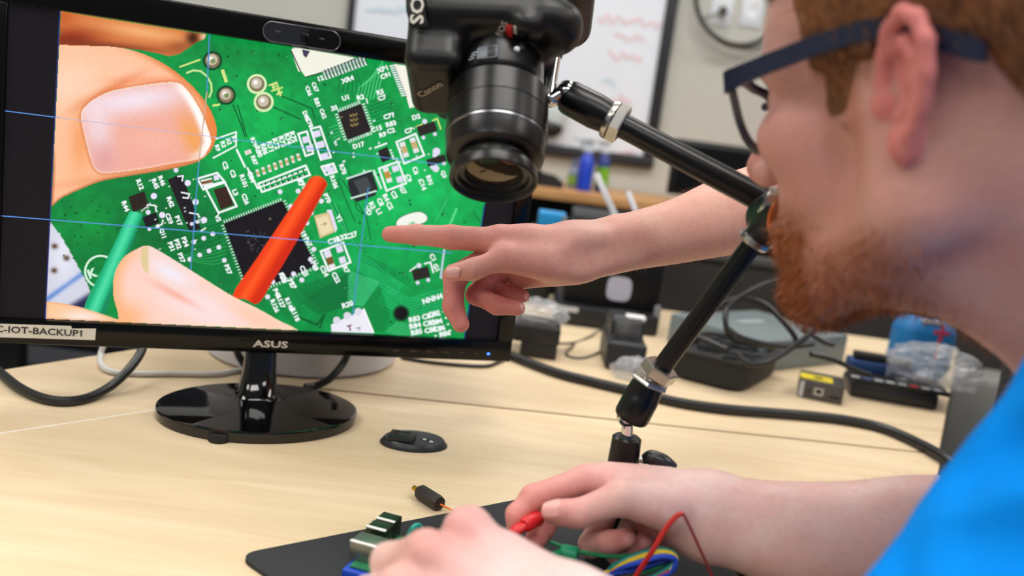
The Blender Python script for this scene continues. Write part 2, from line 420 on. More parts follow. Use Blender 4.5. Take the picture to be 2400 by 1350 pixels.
# webcam window on the top bezel
def Suv(p): q = p-TL; return np.dot(q, MU), np.dot(q, MV)
w0 = Suv(scr(615,74)); w1 = Suv(scr(795,98)); wv = (w0[1]+w1[1])/2; 
pill = []; ru = .0098
for i in range(24):
    th = 2*math.pi*i/24; cx = w1[0]-ru if math.cos(th) > 0 else w0[0]+ru
    pill.append((cx+ru*math.cos(th), wv+ru*math.sin(th)))
wm = MB().prism([S(a, b, .0055) for a, b in pill], MN*.0028).build('webcam_window', mat('webcam_glass', (16,17,20), .08, spec=.9, coat=.6), mon)
rim = MB().tube([S(a, b, .0083) for a, b in pill], .0006, n=6, sub=1, closed=True).build('webcam_rim', mat('webcam_rim', (70,74,82), .15, spec=.8), mon)
ls = Suv(scr(712,90)); MB().box(S(ls[0], ls[1], .0087), (.0075,.008,.0008), RM, .0003).build('webcam_lens', BLKG, mon)
for px, py in ((650,75),(752,92)): q = Suv(scr(px,py)); MB().box(S(q[0], q[1], .0086), (.005,.0015,.0005), RM).build('webcam_sensor', mat('sensor_grey', (70,72,76), .3), mon)
# stand
nk0 = Tb(603,922,TZ+.0125); nk = MB()
for_side = nrm(MU); ndep = np.cross(for_side, [0,0,1]); topz = S(0,-SH-bb+.012)[2]
top_c = S(Suv(scr(617,838))[0], 0, -.030); 
base_c = np.array([nk0[0], nk0[1], 0])
ring = []
for z, hw, hd, c in ((TZ+.0125,.024,.026,base_c), (TZ+.017,.0200,.022,base_c), (TZ+.04,.0175,.019,base_c*.6+np.array([top_c[0],top_c[1],0])*.4), (topz+.03,.0135,.014,np.array([top_c[0],top_c[1],0]))):
    ring.append((z, hw, hd, c))
n = 28; vv = []; ff = []
for z, hw, hd, c in ring:
    for i in range(n):
        th = 2*math.pi*i/n; ca, sa = math.cos(th), math.sin(th); sq = lambda t: math.copysign(abs(t)**.6, t)
        vv.append(np.array([c[0], c[1], z])+for_side*hw*sq(ca)+ndep*hd*sq(sa))
for j in range(len(ring)-1):
    for i in range(n): k = (i+1) % n; ff.append((j*n+i, j*n+k, (j+1)*n+k, (j+1)*n+i))
ff.append(tuple(range(n))); ff.append(tuple(len(vv)-n+i for i in range(n)))
nk.add(vv, ff).build('neck', BLKG, mon)
RB = np.stack([for_side, np.array([-for_side[1], for_side[0], 0]), [0,0,1.]], 1)
hw = np.linalg.norm(Tb(838,967,TZ+.0105)-Tb(367,940,TZ+.0105))/2
MB().lathe(bc, (0,0,1), [(0,hw-.004),(.001,hw-.001),(.0095,hw),(.0112,hw-.0006),(.0122,hw-.003),(.0125,hw*.3),(.0125,.002)], 96, squash=(1,.80), R=RB).build('stand_base', BLKG, mon, ang=25)
MB().lathe(np.array([nk0[0], nk0[1], TZ+.0122]), (0,0,1), [(0,.034),(.0006,.0335),(.0009,.030),(.0009,.01)], 48, squash=(1,.85), R=RB).build('neck_collar', BLKG, mon)
# marks on the lower bezel
lg = Suv(scr(633,803)); text3d('ASUS', S(lg[0], lg[1], .0063), MU, MV, .0075, PAL, mon, 'logo', wide=.036)
for k, px in enumerate((925,966,1004,1042,1080,1115)):
    q = Suv(scr(px, 818+k*1.5)); mb = MB()
    for j in range(2+(k < 4)): mb.box(S(q[0]-.003+.003*j, q[1], .0062), (.0016,.0022 if j % 2 else .0012,.0003), RM)
    mb.build('button_icon', mat('icon_grey', (70,68,64), .5), mon, smooth=False)
q = Suv(scr(1141,826)); MB().ell(S(q[0], q[1], .006), (.0017,.0012,.0006), RM).build('power_light', mat('blue_led', (40,90,255), .3, emit=((60,120,255), 4)), mon)
tape = MB(); a = Suv(scr(-60,771)); b = Suv(scr(224,783)); 
pts = [scr(-80,756,.0063), scr(167,764,.0063), scr(168,770,.0063), scr(225,770,.0063), scr(223,797,.0063), scr(-80,788,.0063)]
tape.prism(pts, MN*.0003).build('name_tape', mat('paper_tape', (205,200,188), .7), mon, smooth=False)
c0 = scr(92,776,.0067); text3d('C-IOT-BACKUP1', c0, scr(192,782,.0067)-scr(-8,771,.0067), MV, .0068, INK, mon, 'tape_lettering', wide=np.linalg.norm(scr(194,782,.0067)-scr(-10,771,.0067)))
_xd = nrm(scr(192,782,.0067)-scr(-8,771,.0067)); _c1 = scr(188,776.5,.0069); MB().box(_c1, (.0018,.0007,.0002), np.stack([_xd*.75+MV*.66, MV*.75-_xd*.66, MN], 1)).build('tape_lettering', INK, mon, smooth=False)
# ================================================================ the picture shown on the screen (flat, luminous)
PV = []; PF = []; PC = []; PN = [0]
LAY = 0.00003
def _push(px, faces, col, layer):
    px = np.asarray(px, float).reshape(-1, 2); n = len(px)
    r = (RC @ np.stack([(px[:,0]-1200)/FPX, -(px[:,1]-675)/FPX, -np.ones(n)]) ).T
    t = np.dot(TL+MN*(.0002+layer*LAY)-CAMPOS, MN)/(r @ MN); PV.append(CAMPOS+r*t[:, None])
    PF.extend([tuple(int(i)+PN[0] for i in f) for f in faces]); PN[0] += n
    c = np.asarray(col, float); PC.append(np.tile(c, (n, 1)) if c.ndim == 1 else c)
def poly(p, col, layer=2): _push(p, [tuple(range(len(p)))], col, layer)
def quadline(a, b, w, col, layer=2):
    a = np.array(a, float); b = np.array(b, float); d = nrm(b-a); o = np.array([-d[1], d[0]])*w/2; poly([a+o, b+o, b-o, a-o], col, layer)
def pline(ps, w, col, layer=2, closed=False):
    ps = list(ps)+([ps[0]] if closed else [])
    for a, b in zip(ps[:-1], ps[1:]):
        d = nrm(np.array(b, float)-np.array(a, float))*w*.4; quadline(np.array(a)-d, np.array(b)+d, w, col, layer)
def disc(c, r, col, layer=2, n=16, sq=1.0): poly([(c[0]+r*math.cos(2*math.pi*i/n), c[1]+r*sq*math.sin(2*math.pi*i/n)) for i in range(n)], col, layer)
def rring(c, r0, r1, col, layer=2, n=24):
    v = []; f = []
    for i in range(n):
        th = 2*math.pi*i/n; v += [(c[0]+r0*math.cos(th), c[1]+r0*math.sin(th)), (c[0]+r1*math.cos(th), c[1]+r1*math.sin(th))]
        k = (i+1) % n; f.append((2*i, 2*i+1, 2*k+1, 2*k))
    _push(v, f, col, layer)
def ptext(st, c, h, ang, col=(240,250,245), layer=4, wide=None):
    v, f = text_mesh(st, .045); k = h/max(v[:,1].max()-v[:,1].min(), 1e-6); a = math.radians(ang); x = v[:,0]*k*1.05; y = v[:,1]*k
    _push(np.stack([c[0]+x*math.cos(a)+y*math.sin(a), c[1]+x*math.sin(a)-y*math.cos(a)], 1), f, col, layer)
def rect(c, w, h, ang): 
    a = math.radians(ang); u = np.array([math.cos(a), math.sin(a)])*w/2; v = np.array([-math.sin(a), math.cos(a)])*h/2; c = np.array(c, float); return [c-u-v, c+u-v, c+u+v, c-u+v]
def C1(*p): return [(x/3., y/3.) for x, y in p]
def C2(*p): return [(500+x/3.375, 50+y/3.375) for x, y in p]
def C3(*p): return [(100+x/2.935, 400+y/2.935) for x, y in p]
def C4(*p): return [(600+x/2.935, 400+y/2.935) for x, y in p]
QTL, QTR, QBR, QBL = map(np.array, ((142.,24.5),(1181.,188.),(1089.,793.),(107.,747.)))
def inside(P, poly_):
    poly_ = np.asarray(poly_, float); x, y = P[:,0], P[:,1]; r = np.zeros(len(P), bool); j = len(poly_)-1
    for i in range(len(poly_)):
        xi, yi = poly_[i]; xj, yj = poly_[j]
        r ^= ((yi > y) != (yj > y)) & (x < (xj-xi)*(y-yi)/(yj-yi+1e-9)+xi); j = i
    return r
def edist(P, poly_, closed=True):
    poly_ = np.asarray(poly_, float); d = np.full(len(P), 1e9); n = len(poly_)
    for i in range(n if closed else n-1):
        a = poly_[i]; b = poly_[(i+1) % n]; ba = b-a; t = np.clip(((P-a) @ ba)/(ba @ ba+1e-9), 0, 1); q = P-a-t[:, None]*ba; d = np.minimum(d, np.sqrt((q*q).sum(1)))
    return d
def ss(a, b, x): t = np.clip((x-a)/(b-a), 0, 1); return t*t*(3-2*t)
def mixc(c, col, w): return c+(np.asarray(col, float)-c)*w[:, None]
def blob(P, cx, cy, rx, ry, ang=0):
    a = math.radians(ang); x = (P[:,0]-cx); y = P[:,1]-cy; u = (x*math.cos(a)+y*math.sin(a))/rx; v = (-x*math.sin(a)+y*math.cos(a))/ry; return np.exp(-(u*u+v*v))
def smooth_poly(p, sub=6):
    P = np.asarray(p, float); m = len(P); out = []
    for i in range(m):
        p0, p1, p2, p3 = P[i-1], P[i], P[(i+1) % m], P[(i+2) % m]
        for k in range(sub):
            t = k/sub; out.append(.5*((2*p1)+(-p0+p2)*t+(2*p0-5*p1+4*p2-p3)*t*t+(-p0+3*p1-3*p2+p3)*t**3))
    return np.array(out)
# --- the board itself, as a fine grid of colour
nx, ny = 300, 180
s_, t_ = np.meshgrid(np.linspace(0,1,nx+1), np.linspace(0,1,ny+1)); s_ = s_.ravel()[:, None]; t_ = t_.ravel()[:, None]
G = (QTL*(1-s_)+QTR*s_)*(1-t_)+(QBL*(1-s_)+QBR*s_)*t_
def vnoise(P, sc, seed):
    r = np.random.default_rng(seed); T = r.random((64, 64)); q = P/sc; i = np.floor(q).astype(int); f = q-i; f = f*f*(3-2*f); i %= 63
    return T[i[:,1],i[:,0]]*(1-f[:,0])*(1-f[:,1])+T[i[:,1],i[:,0]+1]*f[:,0]*(1-f[:,1])+T[i[:,1]+1,i[:,0]]*(1-f[:,0])*f[:,1]+T[i[:,1]+1,i[:,0]+1]*f[:,0]*f[:,1]
c = np.tile(np.array([6.,146.,66.]), (len(G), 1))
c = mixc(c, (14,178,84), blob(G, 620,330,190,150)*.9); c = mixc(c, (26,196,100), blob(G, 950,440,170,110,10)*.9)
c = mixc(c, (10,176,86), blob(G, 860,610,150,160)*.7); c = mixc(c, (0,100,44), blob(G, 380,520,130,140)*.95)
c = mixc(c, (2,120,52), blob(G, 230,560,120,150)*.9); c = mixc(c, (10,150,60), blob(G, 215,520,45,50)*.8)
c = mixc(c, (0,98,48), blob(G, 560,620,110,120)*.6); c = mixc(c, (4,120,60), blob(G, 760,690,130,80)*.6)
c = mixc(c, (2,118,58), blob(G, 770,330,90,120)*.55); c = mixc(c, (2,120,50), blob(G, 520,110,90,40)*.5)
c = mixc(c, (20,150,80), blob(G, 1050,720,90,90)*.5); c = mixc(c, (10,120,50), blob(G, 640,150,60,40)*.5)
c *= (.93+.14*vnoise(G, 14, 3)+.05*(vnoise(G, 5, 5)-.5))[:, None]
# backdrop left of the board edge
bd = [(118,520),(140,548),(170,600),(203,662),(216,700),(225,760),(80,760),(90,500)]; ib = inside(G, bd)
w_ = np.tile(np.array([206.,208.,224.]), (len(G), 1)); w_ = mixc(w_, (60,110,200), np.exp(-((G[:,1]-(705-.72*(G[:,0]-105)))/7)**2)*.8); w_ = mixc(w_, (240,240,250), blob(G, 150,600,30,60)*.6)
w_ = mixc(w_, (34,38,74), ss(0, 22, (G[:,1]-(742-.62*(G[:,0]-105)))))
for bx, by in ((128,577),(156,605),(127,634)): w_ = mixc(w_, (70,40,20), blob(G, bx, by, 7, 6))
c[ib] = w_[ib]
c = mixc(c, (190,60,30), ss(2,0,np.abs(G[:,1]-521))*(G[:,0] < 130))
quads = [(j*(nx+1)+i, j*(nx+1)+i+1, (j+1)*(nx+1)+i+1, (j+1)*(nx+1)+i) for j in range(ny) for i in range(nx)]
_push(G, quads, lin(np.clip(c, 0, 255)), 0)
SRGB = lambda *a: lin(a)
W1 = lin((238,246,246)); W2 = lin((205,235,220)); PAD = lin((222,216,240)); CHIP = lin((34,28,28)); CHIP2 = lin((16,14,22)); TRC = lin((60,205,150)); TRD = lin((0,92,50)); YL = lin((205,225,130)); BEI = lin((196,170,120)); BRN = lin((120,82,40))
ptext_ = ptext
def ptext(st, c, h, ang, col=None, layer=4): ptext_(st, c, h, ang, W1 if col is None else col, layer)
# traces
def bundle(p, q, r, n, gap, w, col, layer=1):   # n parallel three-point tracks
    p, q, r = (np.array(z, float) for z in (p, q, r)); d = nrm(q-p); o = np.array([-d[1], d[0]]); e = nrm(r-q); o2 = np.array([-e[1], e[0]])
    for i in range(n): pline([p+o*gap*i, q+(o+o2)*.5*gap*i*1.05, r+o2*gap*i], w, col, layer)
TR = lin((40,190,120))
bundle((842,592),(905,640),(945,668),6,6.2,1.6,TR); bundle((905,670),(960,700),(1060,672),7,7,1.6,TR); bundle((848,596),(905,622),(965,655),4,5,1.4,TRD)
poly(C4((300,900),(640,700),(640,930),(430,990)), lin((2,120,56)), .8)
for i in range(15):
    m_ = C4((632,690+i*16))[0]; pline([C4((280+i*14,810+i*12))[0], m_], 1.4, lin((0,84,42)), 1); pline([m_, C4((848-i*8,772+i*11))[0]], 1.7, lin((74,206,142)), 1)
poly(C4((850,792),(925,1000),(880,1108),(822,1108),(732,942)), lin((6,134,62)), 1)
for i in range(9): pline([(905+i*7,780+i*1.5),(935+i*6,752+i*2.5)], 2, lin((70,205,130)), 1)
for i in range(6): pline([(790+i*9,150+i*3),(800+i*9,172+i*5),(792+i*11,215+i*1)], 1.7, TRD, 1)
for i in range(7): pline([(835+i*8,232),(842+i*9,205-i*5),(872+i*4,180-i*6)], 1.6, lin((90,215,140)), 1)
for i in range(7): pline([(868,240+i*9),(905+i*2,224+i*9),(925+i*3,236+i*8)], 1.5, TRD, 1)
for i in range(5): pline([(770+i*3,300+i*8),(795,292+i*8),(800,286+i*8)], 1.5, lin((70,195,120)), 1)
for i in range(4): pline([(770+i*7,470+i*3),(812+i*4,545+i*5),(840+i*6,580+i*4)], 1.8, TRD if i % 2 else lin((60,190,120)), 1)
for i in range(5): pline([(395+i*8,560+i*12),(450,548+i*12),(520,520+i*12)], 1.4, lin((0,80,36)), 1)
for i in range(6): pline([(430+i*6,600+i*3),(500,580+i*8),(530,568+i*9)], 1.4, lin((50,170,90)), 1)
pline([(1070,490),(1040,560)], 5, lin((90,215,140)), 1); pline([(1110,495),(1125,520)], 2, TRD, 1); pline([(1050,465),(1020,520)], 2, lin((60,190,120)), 1)
for a in (C2((490,570),(780,690),(800,760)), C2((480,680),(690,775)), C1((1640,740),(1700,890),(1720,960)), C1((1670,740),(1735,960))): pline(a, 3, lin((0,82,38)), 1)
for a in (C4((640,0),(690,260),(740,300)), C4((560,60),(680,350)), C4((590,60),(760,320),(790,480))): pline(a, 3.2, lin((4,110,52)), 1)
pline(C4((300,1010),(420,1060),(470,990),(440,1080)), 5, lin((0,90,42)), 1)
r_ = np.random.default_rng(11)
for _ in range(150):                                       # vias
    x, y = r_.uniform(500, 1120), r_.uniform(110, 770)
    if 520 < x < 740 and 470 < y < 660: continue
    disc((x, y), r_.uniform(2, 3.4), lin((0,74,34)), 1, 6)
    if r_.random() < .4: disc((x+2, y+1.5), 1.3, lin((120,225,160)), 1.2, 5)
for _ in range(30):
    x, y = r_.uniform(140, 300), r_.uniform(470, 640); disc((x, y), 2.4, lin((0,82,30)), 1, 6)
# solder joints and rings
for cx, cy, rg in ((498,142,0),(530,223,0),(602,197,1),(618,239,1)):
    if rg: rring((cx, cy), 18, 23.5, lin((214,235,180)), 3)
    else: disc((cx, cy), 23, lin((0,70,34)), 2.2, 20)
    disc((cx, cy), 17.5, lin((128,112,84)), 3, 20); disc((cx-1, cy-2), 13, lin((196,186,166)), 3.5, 14); disc((cx-3, cy-4), 5.5, lin((244,240,236)), 4, 10)
    if not rg: disc((cx+1, cy+1), 6, lin((120,142,86)), 4.4, 8)
pline(C1((1265,470),(1405,420)), 4, YL); pline(C1((1315,512),(1360,495),(1410,500),(1455,535),(1485,590),(1488,640),(1472,682)), 4.5, lin((196,226,150))); quadline(*C1((1563,490),(1592,578)), 8, YL); pline(C1((1500,742),(1540,735)), 5, YL)
pline(C1((1890,600),(1945,580),(1965,640)), 3.5, YL, 3); pline(C1((1910,640),(1985,615)), 3.5, YL, 3); ptext('+', C1((1965,655))[0], 15, -25, YL); ptext('E', C1((1930,612))[0], 16, -25, YL)
# connectors at the top
poly(C2((612,224),(640,210),(690,214),(1124,288),(860,402),(730,440),(700,398),(672,396)), lin((238,238,222)), 2)
poly(C2((700,222),(765,235),(735,290),(712,270)), lin((70,60,90)), 3); pline(C2((612,224),(690,394)), 3, lin((60,60,56)), 3); pline(C2((730,442),(860,404),(1120,296)), 3, lin((30,60,40)), 3)
for i in range(13):
    x, y = 878+i*26, 408-i*9.4; poly(rect(C2((x, y))[0], 5.6, 13, -19), lin((190,200,200)), 3); poly(rect(C2((x+14, y+38))[0], 5, 9, -19), lin((222,228,230)), 3); poly(rect(C2((x+13, y+8))[0], 2.2, 22, -19), lin((20,34,26)), 3.5)
poly(C2((1428,338),(1532,352),(1605,672),(1552,688),(1528,600)), lin((240,238,224)), 2)
for i in range(14): poly(rect(C2((1412+i*7.2, 352+i*18))[0], 11, 3, -10), W1, 3); poly(rect(C2((1432+i*7.2, 360+i*18))[0], 5, 2, -10), lin((20,30,24)), 3.5)
# controller chip with pins
def ic(q, m, col, pin, pl, layer=3):
    q = [np.array(z) for z in q]; poly(q, col, layer); cen = sum(q)/4
    for a, b in zip(q, q[1:]+q[:1]):
        d = nrm(b-a); o = np.array([-d[1], d[0]]); o = -o if np.dot(o, cen-a) > 0 else o
        for i in range(m):
            p = a+(b-a)*((i+.5)/m); quadline(p-o*1, p+o*pl, pin, W2, layer-.4)
ic(C2((985,722),(1170,650),(1250,868),(1060,940)), 10, CHIP, 3.0, 8)
for i in range(3):
    for j in range(5): poly(rect(C2((1082+j*13+i*4, 745+i*38+ (j%2)*6-j*3))[0], 2.4, 6, -20), lin((150,130,80)), 4)
disc(C2((1015,758))[0], 2.6, lin((120,110,90)), 4)
# large processor behind the red probe
ic([(524,524),(662,470),(742,622),(585,690)], 24, CHIP2, 2.4, 7)
for _ in range(40): x, y = r_.uniform(575,625), r_.uniform(540,590); disc((x, y), 1.2, lin((120,116,120)), 4, 4)
disc((633,513), 3, lin((110,100,80)), 4)
# inductors
poly(C4((640,40),(770,0),(800,10),(840,130),(820,170),(700,215),(660,190),(630,90)), lin((34,38,42)), 3); poly(C4((670,70),(760,40),(800,120),(720,170)), lin((64,70,74)), 3.5)
pline(C4((625,55),(790,0)), 4, W2, 4); pline(C4((655,190),(825,140)), 4, W2, 4); pline(C4((810,0),(860,120)), 5, W2, 4)
# silkscreen boxes with pads
def sbox(q, w=4.5): pline(q, w, W1, 3.2, True)
def pads(ps, w, h, ang, col=None):
    for p in ps: poly(rect(p, w, h, ang), PAD if col is None else col, 3.6)
sbox(C2((672,890),(740,870),(790,1045),(730,1065))); pads(C2((735,935),(765,1005)), 17, 15, -15)
sbox(C2((770,850),(845,832),(930,1075),(850,1095))); pads(C2((818,890),(850,975),(880,1068)), 17, 15, -15)
sbox(C2((855,1150),(950,1125),(975,1190),(890,1215))); pads(C2((905,1165),(930,1180)), 16, 12, -15)
def cap(c, w, h, ang, body=BEI):
    poly(rect(c, w, h, ang), lin((226,224,226)), 3.6); poly(rect(c, w*1.02, h*.45, ang), body, 3.8)
sbox(C2((1448,955),(1600,890),(1668,1060),(1510,1125))); cap(C2((1510,1015))[0], 13, 36, -18); cap(C2((1590,980))[0], 13, 36, -18)
sbox(C2((1310,1165),(1460,1110),(1525,1280),(1370,1340))); cap(C2((1378,1215))[0], 13, 36, -18, lin((190,140,60))); pads(C2((1440,1165),(1475,1250)), 15, 14, -18)
sbox(C3((1065,55),(1200,15),(1255,80),(1105,130))); cap(C3((1130,78))[0], 26, 15, -12, BRN); pads(C3((1195,48)), 12, 12, -12)
sbox(C3((1115,110),(1250,75),(1335,245),(1210,290))); poly(C3((1175,130),(1262,108),(1315,235),(1225,268)), lin((54,34,26)), 3.8)
for i in range(8): cap(C2((352+i*46, 1200-i*18))[0], 7.5, 17, -15)
pline(C2((270,1160),(350,1320),(740,1170)), 4, W1, 3); 
q8 = C2((355,1285),(730,1140),(765,1215),(385,1350)); sbox(q8)
for i in range(8):
    for j in range(2): disc(C2((410+i*43+j*8, 1285-i*15+j*32))[0], 2.8, lin((10,30,22)), 3.8, 6); disc(C2((400+i*43+j*8, 1290-i*15+j*32))[0], 1.8, W1, 3.9, 5)
pline(C2((0,1080),(180,985),(180,875),(20,930)), 3.5, W1, 3); pline(C2((185,1015),(250,1150)), 4.5, W1, 3)
cap(C2((275,1035))[0], 10, 15, 70, lin((220,200,190)))
# small transistors
def sot(c, w, h, ang, col=None): 
    poly(rect(c, w, h, ang), lin((38,34,30)) if col is None else col, 3.6)
    a = math.radians(ang); u = np.array([math.cos(a), math.sin(a)]); v = np.array([-u[1], u[0]]); c = np.array(c)
    for s in (-.32, .32): disc(c+u*w*s+v*h*.72, 4.6, PAD, 3.4, 8)
    disc(c-v*h*.75, 6, PAD, 3.4, 8)
sot(C2((1690,850))[0], 44, 24, -17); pline(C2((1605,835),(1650,815)), 3.5, YL, 3); pline(C2((1735,785),(1772,770),(1798,850)), 3.5, YL, 3)
sot(C2((1765,1100))[0], 46, 17, -17); disc(C2((1765,1030))[0], 9, PAD, 3.9); disc(C2((1760,1165))[0], 8, PAD, 3.9)
sot(C4((1135,708))[0], 40, 26, -14); pline(C4((1060,690),(1100,660)), 3, W1, 3); pline(C4((1160,640),(1200,630),(1220,700)), 3.5, W1, 3); pline(C4((1295,545),(1270,735),(1310,738)), 4, lin((200,205,235)), 4)
poly(C2((1300,1025),(1375,990),(1410,1090),(1335,1118)), CHIP, 3.4); pline(C2((1280,1000),(1370,965)), 4, W1, 3)
for i in range(4): disc(C2((1402+i*8, 1020+i*22))[0], 2.6, W1, 4, 6)
sot(C3((955,100))[0], 20, 50, -20, lin((22,18,26))); sot(C3((1005,250))[0], 22, 55, -20, lin((22,18,26))); sot(C3((745,340))[0], 34, 26, -20, lin((22,18,26)))
poly(C3((590,180),(700,140),(730,240),(620,290)), lin((40,30,26)), 3.4); poly(C3((860,60),(930,35),(1090,400),(1010,420)), lin((28,22,26)), 3.0); pline(C3((680,280),(740,225)), 3, lin((190,190,190)), 4)
for q in ((998,85),(1052,215),(1110,340),(765,175),(822,305)): disc(C3(q)[0], 7.5, lin((228,222,246)), 4, 9)
for a in (C3((930,40),(965,35),(960,70)), C3((955,150),(1010,160),(1000,190),(965,185)), C3((1010,290),(1070,300),(1075,320)), C3((720,235),(775,240),(780,275)), C3((780,385),(820,370),(828,340)), C3((1090,415),(1120,395)), C3((1170,210),(1190,250))): pline(a, 3.2, W1, 4)
for i in range(26): x, y = r_.uniform(330,500), r_.uniform(415,600); poly(rect((x, y), 4.5, 2.6, -20), lin((206,226,220)), 3.9) if not(255 < x < 345 and y > 490) else None
# crystal and its caps
poly(C4((400,310),(500,285),(545,420),(440,465)), lin((212,190,140)), 3.6); poly(C4((412,330),(492,308),(530,412),(450,445)), lin((232,216,176)), 3.8); poly(C4((485,270),(520,268),(560,400),(545,425)), PAD, 3.4)
for i in range(2): ptext('JAP'[i], C4((455+i*22, 370-i*5))[0], 9, 70, lin((170,150,110)), 4)
sbox(C4((445,555),(600,495),(650,630),(500,690))); cap(C4((510,620))[0], 15, 38, -18, BRN); pads(C4((490,565),(575,540),(595,615)), 15, 15, -18)
# mounting oval, hole, white connector at the bottom
ov = smooth_poly(C4((968,375),(985,330),(1060,295),(1130,285),(1172,310),(1172,345),(1120,370),(1040,392))); poly(ov, lin((236,240,230)), 3); pline(ov[::2], 3, lin((10,60,40)), 2.6, True); poly(C4((1040,372),(1080,350),(1100,362)), lin((70,190,120)), 3.4)
disc(C4((998,982))[0], 20, lin((6,90,44)), 2.8, 20); disc(C4((998,982))[0], 15.5, lin((14,14,16)), 3, 20)
poly(C4((515,1060),(715,965),(740,950),(812,1118),(520,1108)), lin((232,230,240)), 3); pline(C4((742,952),(808,1112)), 3, lin((255,255,255)), 3.6)
for q in ((555,1030),(628,998),(703,970)): disc(C4(q)[0], 9, lin((216,214,226)), 3.5, 10)
ptext('T', C4((645,1082))[0], 14, -14, lin((120,50,80))); pline(C4((690,1085),(715,1078),(712,1100)), 2, lin((120,90,90)), 4)
# pad rows and dots
for q in ((1170,435),(1108,465),(1040,490),(1212,527),(1145,552),(1080,580),(1012,610),(1250,617)): disc(C3(q)[0], 5.8, lin((226,222,240)), 3.6, 8)
for q in ((375,610),(398,540),(258,710),(315,752),(115,765),(80,868),(290,140),(165,145),(240,245),(380,290),(450,210),(350,360)): disc(C4(q)[0], 6, lin((226,222,240)), 3.6, 8)
for i in range(34):
    x, y = r_.uniform(765,1040), r_.uniform(265,420); poly(rect((x, y), r_.uniform(4,8), r_.uniform(3,5), -18), lin((200,226,222)), 2.6)
for i in range(20): x, y = 900+r_.uniform(0,140), 350+r_.uniform(0,90); disc((x, y), 2.4, W2, 2.8, 5)
for i in range(5):
    for j in range(4): poly(rect((1006+i*17+j*5, 742-i*6+j*15), 5, 3.5, -14), W1, 3)
# silkscreen lettering
def lab(origin, items, h, ang):
    for st, x, y in items: ptext(st, origin((x, y))[0], h, ang)
lab(C2, [('C67',805,520),('C66',755,550),('R81',822,640),('C62',868,730),('D82',735,750),('C78',760,800),('R79',320,955),('R87',325,1100)], 11, 68)
lab(C2, [('12',850,450),('XR4',1060,460),('XP1',1335,380),('C91',1360,430)], 12, -20)
lab(C2, [('U1',1045,605),('20',955,685),('R2',1165,600),('1',1215,630),('R5',1320,560),('C7',1335,605),('C71',1385,750),('R83',1405,810),('C2',1405,865),('D2',1605,755),('C7',1545,865),('R9',1340,895),('C15',1290,850),('D17',1150,980)], 12, -16)
lab(C2, [('R80',360,1030),('R86',405,1010),('R71',450,990),('R72',497,968),('R73',545,950),('R74',590,930),('R75',632,915)], 13, 72)
lab(C2, [('C2',95,1140),('C3',155,1205),('R101',240,1260),('C84',300,1230),('R106',955,1270),('R70',1025,1170),('R7',690,1280),('C6',1600,1180),('C9',1545,1240),('C14',1655,1290),('R91',1710,1255),('Q3',1820,1210)], 12, 70)
lab(C1, [('R9',1530,1040),('R3',1570,1015),('R2',1610,995),('R1',1650,975)], 11, 70)
lab(C3, [('R12',670,95),('R45',775,90),('R46',820,70),('R44',570,245),('R42',880,215),('C59',870,330),('P17',935,345),('Q11',825,430),('L3',1325,150),('C26',1395,195),('VS',1205,325),('P31',885,520),('P32',930,505),('P34',980,490),('P37',955,600),('P57',1275,680),('P53',1650,735),('P27',1715,780)], 12, 68)
lab(C4, [('Y1',570,325),('C31',190,735),('P57',250,780),('P70',490,190),('P71',318,90),('C8',855,215),('R2',800,240),('L1',845,280),('VD',770,275),('R4',895,185),('C3',950,165),('C2',920,240),('G7',1010,135),('C19',320,420),('P67',360,490),('C25',330,690),('C24',470,690),('C22',550,735),('R7',620,680),('P68',405,655),('C1',1215,595),('G1',1240,665)], 12, 62)
lab(C4, [('C27',655,445),('R32',590,460),('C32',535,480),('R20',630,920),('NNN4',1215,880)], 13, -18)
lab(C4, [('P44',145,845),('R127',170,900),('R140',230,920),('R118',270,990),('R126',130,930)], 12, 66)
lab(C4, [('R83',1090,1020),('C81',1180,1000),('C82',1225,985),('R84',1095,1065),('C83',1190,1048),('C84',1240,1040),('R85',1105,1110),('C85',1200,1095),('C86',1260,1085),('R86',1300,1120)], 13, -12)
rring((236,636), 34, 39, lin((206,236,214)), 3, 28); ptext('K', (217,640), 22, -20, lin((206,236,214)))
# --- fingers and probes in front, on a finer grid
def fine(poly_, fn, layer, step=1.6):
    poly_ = np.asarray(poly_, float); lo = poly_.min(0)-2; hi = poly_.max(0)+2; nx = int((hi[0]-lo[0])/step); ny = int((hi[1]-lo[1])/step)
    X, Y = np.meshgrid(lo[0]+np.arange(nx+1)*step, lo[1]+np.arange(ny+1)*step); P = np.stack([X.ravel(), Y.ravel()], 1)
    ins = inside(P, poly_); cell = ins.reshape(ny+1, nx+1); m = cell[:-1,:-1]&cell[1:,:-1]&cell[:-1,1:]&cell[1:,1:]; ji = np.argwhere(m)
    idx = ji[:,0]*(nx+1)+ji[:,1]; q = np.stack([idx, idx+1, idx+nx+2, idx+nx+1], 1); u, inv = np.unique(q, return_inverse=True)
    P = P[u]; d = edist(P, poly_); cc = fn(P, d); _push(P, inv.reshape(-1, 4), lin(np.clip(cc, 0, 255)), layer)
top = lambda x: 25+.156*(x-137)+.5
bot = lambda x: 742.5+.0455*x
lft = lambda y: 142-(y-24)*.0485
f0 = [(lft(24),25.5)]+[(x, top(x)) for x in (250,350,440,485)]+[(480,92),(462,100),(445,112),(420,128),(395,133),(370,126),(330,118),(260,110),(lft(104),106)]
